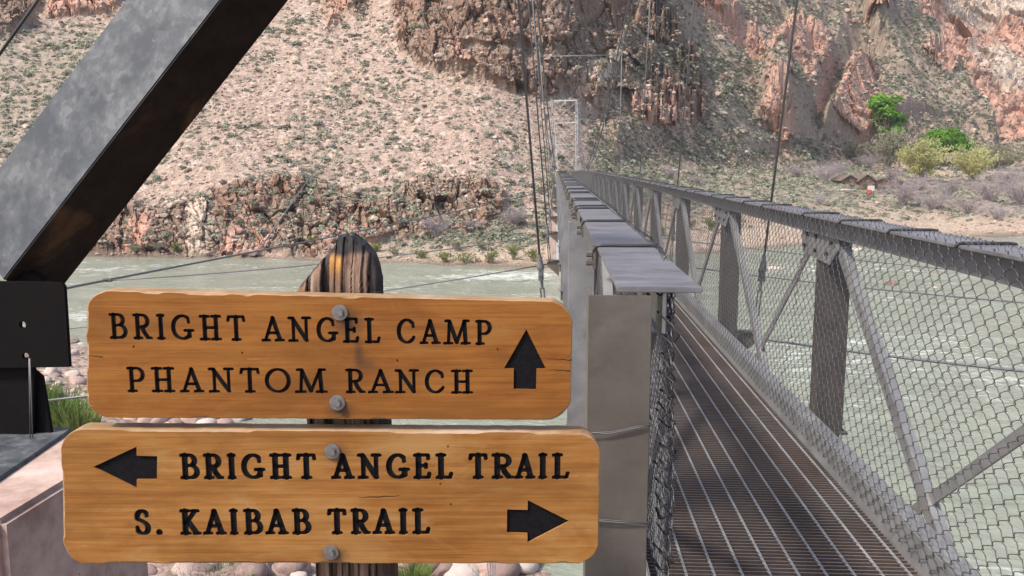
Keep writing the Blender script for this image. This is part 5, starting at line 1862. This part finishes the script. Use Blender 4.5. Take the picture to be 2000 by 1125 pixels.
tree('tall_tree', B_, sub_lobes([(-4 * m_, 0, 116 * m_, 31 * m_, 26 * m_, 19 * m_), (6 * m_, 2, 82 * m_, 33 * m_, 26 * m_, 23 * m_), (-8 * m_, 0, 98 * m_, 20 * m_, 20 * m_, 16 * m_), (10 * m_, 0, 54 * m_, 24 * m_, 20 * m_, 24 * m_)], 4, 14, .47), 2.3 * m_, 15000, 'cotton_dark', 'tall dense green tree of two leafy tiers, tallest beside the pinkish buttress', .45, 11)
B_ = hit(1843, 322); m_ = mpp(B_)
tree('green_tree', B_, sub_lobes([(-16 * m_, 0, 40 * m_, 34 * m_, 28 * m_, 27 * m_), (24 * m_, 0, 36 * m_, 34 * m_, 26 * m_, 24 * m_), (0, 0, 54 * m_, 32 * m_, 26 * m_, 19 * m_)], 6, 14, .47), 2.4 * m_, 15000, 'cotton', 'broad bright green tree with a rounded crown behind the yellow willows', .4, 13)
def fountain(name, base, h, w, n, mat, label, cat, seed, group=None, twig='twig', ntw=26, bare=False, leaf=.22):
    """many stems rising and spreading from the base; fine leaves along them"""
    t_ = thing(name, base, label, cat, group)
    r2_ = random.Random(seed)
    mb = MB()
    tips = []
    for i in range(ntw):
        a = r2_.uniform(0, 6.28); sp_ = r2_.uniform(.1, 1) ** .7
        tip = Vector((math.cos(a) * w * .5 * sp_, math.sin(a) * w * .5 * sp_, h * r2_.uniform(.62, 1.0) * (1 - .35 * sp_ ** 3)))
        mid = tip * .5 + Vector((r2_.uniform(-.08, .08) * w - tip.x * .16, r2_.uniform(-.08, .08) * w - tip.y * .16, h * .06))
        st = Vector((r2_.uniform(-.05, .05) * w, r2_.uniform(-.05, .05) * w, -.2))
        pts = [st, mid * .55 + st * .45, mid, (mid + tip) * .5 + Vector((r2_.uniform(-.03, .03) * w, r2_.uniform(-.03, .03) * w, 0)), tip]
        r0 = h * .013
        mb.tube(pts, [r0, r0 * .8, r0 * .6, r0 * .4, r0 * .15], 5)
        tips.append(pts)
        for j in range(16 if bare else 7):
            t = r2_.uniform(.3, 1)
            q = mid + (tip - mid) * (t * 1.0 if t > .5 else t)
            q = pts[2] + (pts[4] - pts[2]) * r2_.uniform(0, 1) if r2_.random() < .65 else pts[1] + (pts[2] - pts[1]) * r2_.uniform(0, 1)
            d = Vector((r2_.gauss(0, 1), r2_.gauss(0, 1), r2_.gauss(.5, .7))).normalized() * (h * r2_.uniform(.1, .26))
            d += Vector((q.x, q.y, 0)) * .12
            e = q + d
            mb.tube([q, q + d * .5 + Vector((r2_.gauss(0, .02) * h, r2_.gauss(0, .02) * h, 0)), e], [r0 * .28, r0 * .2, r0 * .1], 4)
            if bare:
                for _ in range(4):
                    q2 = q + d * r2_.uniform(.3, 1)
                    e2 = q2 + Vector((r2_.gauss(0, 1), r2_.gauss(0, 1), r2_.gauss(.4, .7))).normalized() * h * r2_.uniform(.05, .14)
                    mb.tube([q2, e2], [r0 * .16, r0 * .08], 3, cap=False)
            tips.append([q, e])
    link_mesh('stems', mb.mesh('stems', M[twig], fixn=False), t_)
    if n:
        rr_ = np.random.default_rng(seed)
        P = []
        for _ in range(n):
            s_ = tips[r2_.randrange(len(tips))]
            k_ = r2_.randrange(max(1, len(s_) // 2 - 1), len(s_) - 1) if len(s_) > 2 else 0
            t = r2_.random()
            p = s_[k_] * (1 - t) + s_[k_ + 1] * t
            P.append((p.x + r2_.gauss(0, .035) * w, p.y + r2_.gauss(0, .035) * w, p.z + r2_.gauss(0, .03) * h))
        P = np.array(P)
        d = np.stack([P[:, 0] / w, P[:, 1] / w, np.full(n, .8)], 1) + rr_.normal(size=(n, 3)) * .35
        d /= np.linalg.norm(d, axis=1)[:, None]
        sd = np.cross(d, rr_.normal(size=(n, 3))); sd /= np.linalg.norm(sd, axis=1)[:, None]
        l1 = (leaf * rr_.uniform(.7, 1.5, n))[:, None]; l2 = l1 * .28
        V = np.stack([P, P + d * l1 * .5 + sd * l2, P + d * l1, P + d * l1 * .5 - sd * l2], 1).reshape(-1, 3)
        link_mesh('foliage', np_mesh('foliage', V, np.arange(n * 4).reshape(n, 4), M[mat]), t_)
    return t_
def at_px(px, pyb): b = hit(px, pyb); return b, mpp(b)
for (px_, pb, hp, wp, n, mat, nm, lab, sd) in (
    (1803, 354, 82, 100, 9000, 'willow', 'willow_tree', 'yellow green feathery willow left of the two in front of the round green tree', 21),
    (1898, 356, 76, 88, 8000, 'willow', 'willow_tree', 'yellow green feathery willow right of the two, near the right edge of the flat', 22),
    (1733, 330, 82, 80, 5200, 'olive', 'willow_tree', 'olive grey feathery tree in front of the tall two tiered green tree', 23),
    (1668, 318, 40, 60, 1500, 'olive', 'willow_tree', 'small olive grey tree above the stone hut roof', 24),
    (1950, 332, 50, 130, 5200, 'olive', 'willow_tree', 'wide olive brown thicket tree at the right edge under the pink slope', 25)):
    b, m = at_px(px_, pb)
    fountain(nm, b, hp * m, wp * m, n, mat, lab, 'tree', sd, None, 'twig', 34, False, 3.4 * m)
for k_, (px_, pb, hp, wp, lab) in enumerate((
    (1765, 402, 52, 78, 'bare grey purple bush in front of the hut, right of the red notice board'),
    (1930, 392, 46, 90, 'bare grey purple bush under the right willow'), (1990, 396, 50, 80, 'bare grey purple bush at the right edge of the flat'),
    (1850, 388, 36, 66, 'bare grey purple bush between the two willows'), (1612, 352, 34, 62, 'bare grey purple bush just left of the stone hut'),
    (1560, 346, 24, 60, 'bare grey purple bush at the foot of the dark crag'), (1700, 326, 26, 50, 'bare grey purple bush behind the stone hut'),
    (1310, 352, 24, 34, 'bare grey purple bush near the second right hanger'), (1365, 362, 18, 40, 'bare grey purple bush among the boulders behind the right rail'),
    (850, 462, 40, 60, 'bare pinkish grey bush at the foot of the low cliff'), (1005, 440, 34, 46, 'bare pinkish grey bush left of the bridge cables'),
    (925, 452, 24, 40, 'smaller bare bush between the two larger bare ones below the cliff'),
    (1800, 372, 30, 56, 'bare grey purple bush right of the hut roof under the left willow'), (1820, 410, 36, 80, 'bare grey purple bush on the lower flat below the left willow'),
    (1890, 418, 34, 80, 'bare grey purple bush on the lower flat below the right willow'), (1965, 372, 44, 70, 'bare grey purple bush above the one at the right edge'),
    (1640, 338, 26, 60, 'bare grey purple bush above the left gable of the hut'), (1745, 352, 24, 60, 'bare grey purple bush over the right end of the hut roof'),
    (1950, 430, 30, 90, 'low bare bush nearest the top rail at the right edge'), (1600, 400, 22, 50, 'low bare bush on the flat below and left of the hut'))):
    b, m = at_px(px_, pb)
    fountain('bare_bush', b, hp * m * 1.15, wp * m * 1.4, 0, None, lab, 'bush', 40 + k_, 'bare leafless bushes', 'twig', 34, True)
for k_, (px_, pb, hp, wp, mat) in enumerate((
    (770, 500, 22, 36, 'olive'), (822, 505, 18, 44, 'bright_bush'), (868, 512, 20, 40, 'bright_bush'), (912, 516, 22, 50, 'bright_bush'), (958, 514, 26, 50, 'bright_bush'), (1002, 508, 30, 44, 'bright_bush'),
    (1040, 512, 26, 40, 'bright_bush'), (1066, 470, 20, 30, 'olive'), (890, 490, 22, 40, 'olive'), (735, 492, 16, 30, 'bright_bush'), (940, 486, 18, 36, 'olive'), (690, 480, 14, 26, 'bright_bush'),
    (310, 492, 22, 40, 'olive'), (262, 494, 16, 30, 'olive'), (345, 494, 16, 24, 'bright_bush'), (610, 478, 14, 24, 'bright_bush'),
    (1390, 452, 30, 40, 'bright_bush'), (1350, 448, 24, 36, 'olive'), (1440, 440, 22, 50, 'olive'), (1290, 462, 24, 36, 'bright_bush'))):
    b, m = at_px(px_, pb)
    fountain('riverside_bush', b, hp * m, wp * m, 420, mat, 'yellow green leafy bush on the far riverbank ' + ('below the low cliff' if px_ < 700 else 'between the sign post tip and the bridge' if px_ < 1100 else 'seen through the right hand mesh'), 'bush', 80 + k_,
             'riverside bushes ' + ('below the cliff' if px_ < 700 else 'near the bridge' if px_ < 1100 else 'behind the mesh'), 'twig', 16, False, 3.2 * m)
# ------------------------------------------------------------------ stone hut and notice board
b, m = at_px(1700, 372)
hut = thing('stone_hut', b, 'low brown stone hut with gabled plank roof among bare bushes', 'hut')
def hutmat():
    a = NT('rubble_stone_wall')
    v = a.coords(); vo = a.vor(v, 2.2); sp_ = a.n('SeparateColor'); a.l(vo.outputs['Color'], sp_.inputs[0])
    col = a.ramp(sp_.outputs[0], [(0, (.10, .07, .055)), (1, (.28, .2, .155))]); a.bump(vo.outputs['Distance'], .6, .1)
    return a.out(col, .9, 0, .2)
M['hutwall'] = hutmat()
M['roofplank'] = rock_mat('weathered_roof_planks', [(.10, .075, .06), (.2, .15, .12)], 2.0, .1)
M['rooflight'] = rock_mat('pale_roof_edge', [(.4, .34, .29), (.5, .44, .38)], 2.0, .1)
def px2m(v): return v * m
def gable(mbw, mbr, x0, x1, y0, y1, hw, hr, ov=.35):
    """walls and roof; the gable end faces the camera"""
    xm = (x0 + x1) / 2
    P2 = Matrix(((1, 0, 0, 0), (0, 0, 1, 0), (0, 1, 0, 0), (0, 0, 0, 1)))
    mbw.prism([(x0, -.6), (x1, -.6), (x1, hw), (xm, hr), (x0, hw)], y0, y1, P2)
    for s_, xe in ((-1, x0), (1, x1)):
        sl = Vector((xe - xm, 0, hw - hr)); L = sl.length; u = sl / L
        a = Vector((xm, 0, hr + .06)); e = a + u * (L + ov)
        nrm = Vector((-u.z, 0, u.x));  nrm = nrm if nrm.z > 0 else -nrm
        vs = []
        for y in (y0 - ov, y1 + ov):
            vs += [Vector((a.x, y, a.z)), Vector((e.x, y, e.z)), Vector((e.x, y, e.z)) + nrm * .16, Vector((a.x, y, a.z)) + nrm * .16]
        mbr.add(vs, [(0, 1, 2, 3), (7, 6, 5, 4), (0, 4, 5, 1), (1, 5, 6, 2), (2, 6, 7, 3), (3, 7, 4, 0)])
for (xa, xb, ya, yb, hw, hr) in ((-56, -24, .2, 6, 19, 29), (-26, 6, -.6, 6, 18, 30), (6, 66, 1.2, 5, 16, 24)):
    w_, r__ = MB(), MB()
    gable(w_, r__, px2m(xa), px2m(xb), ya, yb, px2m(hw), px2m(hr))
    w_.build('wall', M['hutwall'], hut); r__.build('roof', M['roofplank'], hut)
k = MB(); k.box((px2m(-12), -.64, px2m(6)), (px2m(7), .06, px2m(13))); k.build('door', M['bark'], hut)
k = MB(); k.box((px2m(-40), .15, px2m(9)), (px2m(6), .06, px2m(5))); k.build('window', M['black'], hut)
b2, m2 = at_px(1697, 380)
M['white'] = NT('white_board_paint').out((.62, .58, .54), .6); M['redpaint'] = NT('red_board_paint').out((.55, .10, .07), .6)
nb_ = thing('notice_board', b2, 'white notice board with a red lower panel standing before the stone hut', 'notice board')
k = MB(); k.box((m2 * 3, 0, m2 * 12), (m2 * 13, .08, m2 * 10)); k.build('white_panel', M['white'], nb_)
k = MB(); k.box((m2 * -1, -.07, m2 * 5), (m2 * 9, .08, m2 * 9)); k.build('red_panel', M['redpaint'], nb_)
for sx in (-2.2, 8.6):
    k = MB(); k.box((m2 * sx, .08, m2 * 7), (.14, .08, m2 * 18)); k.build('leg', M['bark'], nb_)
b3 = hit(1650, 375)
o_ = MB().tube([(-1.6, 0, .25), (0, .1, .4), (1.6, 0, .3)], .22, 8).build('fallen_log', M['rooflight'], None, sm=True); o_.location = b3; tag(o_, 'pale fallen log lying left of the stone hut', 'log')
# ------------------------------------------------------------------ rocks standing in the rapids
for px_, py_, wp, hp, lab in ((1738, 556, 24, 17, 'pink wet rock with water breaking round it in the rapids'), (1824, 562, 17, 6, 'low dark rock just breaking the water right of the pink rock'),
                     (1668, 522, 22, 8, 'low brown rock near the far side of the rapids'), (1510, 524, 34, 8, 'long reddish gravel bar rock in the rapids behind the mesh'), (1780, 528, 16, 6, 'small dark rock high in the rapids'),
                     (1672, 490, 26, 10, 'pale red boulder at the far waterline behind the post')):
    p = atZ(px_, py_, WATER); mm = mpp(p)
    o_ = link_mesh('river_rock', ROCKM[px_ % 5].copy() if False else COBM[px_ % 4])
    o_.location = (p.x, p.y, WATER - .1); o_.scale = (wp * mm * .55, wp * mm * .5, hp * mm * .95); o_.rotation_euler = (0, 0, px_)
    tag(o_, lab, 'rock')
# ------------------------------------------------------------------ near bank: cobbles, grass and twigs
def bank_hit(px, py):
    d = ray(px, py)
    lo = 2.0
    for i in range(600):
        t = 2.0 + i * .12
        p = d * t
        if p.z < float(bank_height(np.array([p.x]), np.array([p.y]))[0]):
            return p
    return None
cob = []
for (xa, xb, ya, yb, n, sm_, sM) in ((66, 172, 668, 835, 120, 9, 34), (255, 500, 812, 836, 46, 16, 60), (735, 1030, 1085, 1130, 40, 30, 110), (270, 600, 1095, 1130, 40, 26, 80)):
    for _ in range(n):
        px_, py_ = rnd.uniform(xa, xb), rnd.uniform(ya, yb)
        p = bank_hit(px_, py_)
        if p is None or p.z < WATER - .2: continue
        w = rnd.uniform(sm_, sM) * (rnd.random() ** .8 * .8 + .35) * mpp(p) * .5
        where = 'beside the dark leg plate left of the sign' if px_ < 200 else 'seen in the gap between the two sign boards' if py_ < 850 else 'under the lower edge of the sign'
        o_ = link_mesh('cobble', COBM[rnd.randrange(4)])
        o_.location = (p.x, p.y, p.z - w * .12); o_.scale = (w, w * rnd.uniform(.7, 1), w * rnd.uniform(.7, 1)); o_.rotation_euler = (rnd.uniform(-.2, .2), rnd.uniform(-.2, .2), rnd.uniform(0, 6))
        tag(o_, 'rounded pinkish river cobble ' + where, 'cobble', 'cobbles ' + where)
def grass(name, base, h, w, n, mat, label, seed):
    r2_ = np.random.default_rng(seed)
    a = r2_.uniform(0, 6.28, n); rr_ = r2_.uniform(0, 1, n) ** .6 * w * .5
    B = np.stack([np.cos(a) * rr_, np.sin(a) * rr_, np.zeros(n)], 1)
    lean = np.stack([np.cos(a), np.sin(a), np.zeros(n)], 1) * (r2_.uniform(0, .5, n) * h)[:, None] + r2_.normal(size=(n, 3)) * h * .12
    hh = h * r2_.uniform(.35, 1, n)
    T = B + lean * (hh / h)[:, None]; T[:, 2] = hh
    Mi = (B + T) / 2 + np.array([0, 0, 1.0]) * (hh * .12)[:, None] - lean * .12
    sd = np.stack([-np.sin(a + 1), np.cos(a + 1), np.zeros(n)], 1) * (h * .016)
    V = np.stack([B - sd, B + sd, Mi + sd * .8, Mi - sd * .8, Mi - sd * .8, Mi + sd * .8, T + sd * .1, T - sd * .1], 1).reshape(-1, 3)
    idx = np.arange(n * 8).reshape(n, 8)
    o_ = link_mesh(name, np_mesh(name, V, np.concatenate([idx[:, :4], idx[:, 4:]]), M[mat]))
    o_.location = base
    return tag(o_, label, 'plant')
for k_, (px_, py_, hp, wp, lab) in enumerate(((112, 838, 86, 90, 'tall green grassy plant just right of the leg stiffener'), (150, 846, 70, 80, 'green grassy plant at the upper left corner of the lower board'), (84, 800, 60, 50, 'small green plant against the dark stiffener plate'),
                                      (806, 1130, 40, 70, 'green grass tuft under the lower board beside the post'), (925, 1128, 34, 50, 'thin green grass tuft among the cobbles under the lower board'), (420, 1128, 44, 160, 'dry grass under the lower board left of the post'))):
    p = bank_hit(px_, py_)
    if p is None: continue
    m = mpp(p)
    grass('grass_tuft', p, hp * m, wp * m, 420, 'grass' if k_ < 5 else 'olive', lab, 200 + k_)
for k_, (px_, py_, hp, wp, lab) in enumerate(((960, 1125, 320, 90, 'slender bare twig plant rising between the boards and the post plate'),)):
    p = bank_hit(px_, py_ + 60) or bank_hit(px_, py_)
    m = mpp(p)
    t_ = MB()
    for i in range(4):
        r2_ = random.Random(i)
        t_.tube([(0, 0, 0), ((i - 1.5) * .1 * hp * m * .3, 0, hp * m * .5), ((i - 1.5) * .22 * hp * m * .4, .02, hp * m * r2_.uniform(.8, 1))], [.012, .008, .003], 5)
    o_ = t_.build('bare_twig', M['twig'], None); o_.location = p; tag(o_, lab, 'twig')
#@@SCATTER_END
# ------------------------------------------------------------------ thin dusty air over the canyon
def haze():
    k_ = MB(); k_.box((60, 330, 120), (1300, 900, 400 - .0))
    a = bpy.data.materials.new('canyon_air'); a.use_nodes = True
    t = a.node_tree
    t.nodes.remove(t.nodes['Principled BSDF'])
    v = t.nodes.new('ShaderNodeVolumePrincipled')
    v.inputs['Color'].default_value = (.92, .93, .97, 1); v.inputs['Density'].default_value = HAZE; v.inputs['Anisotropy'].default_value = .2
    t.links.new(v.outputs[0], t.nodes['Material Output'].inputs['Volume'])
    o_ = k_.build('haze', a); tag(o_, 'thin pale dusty air over the canyon', 'haze', kind='stuff')
HAZE = .0002
haze()
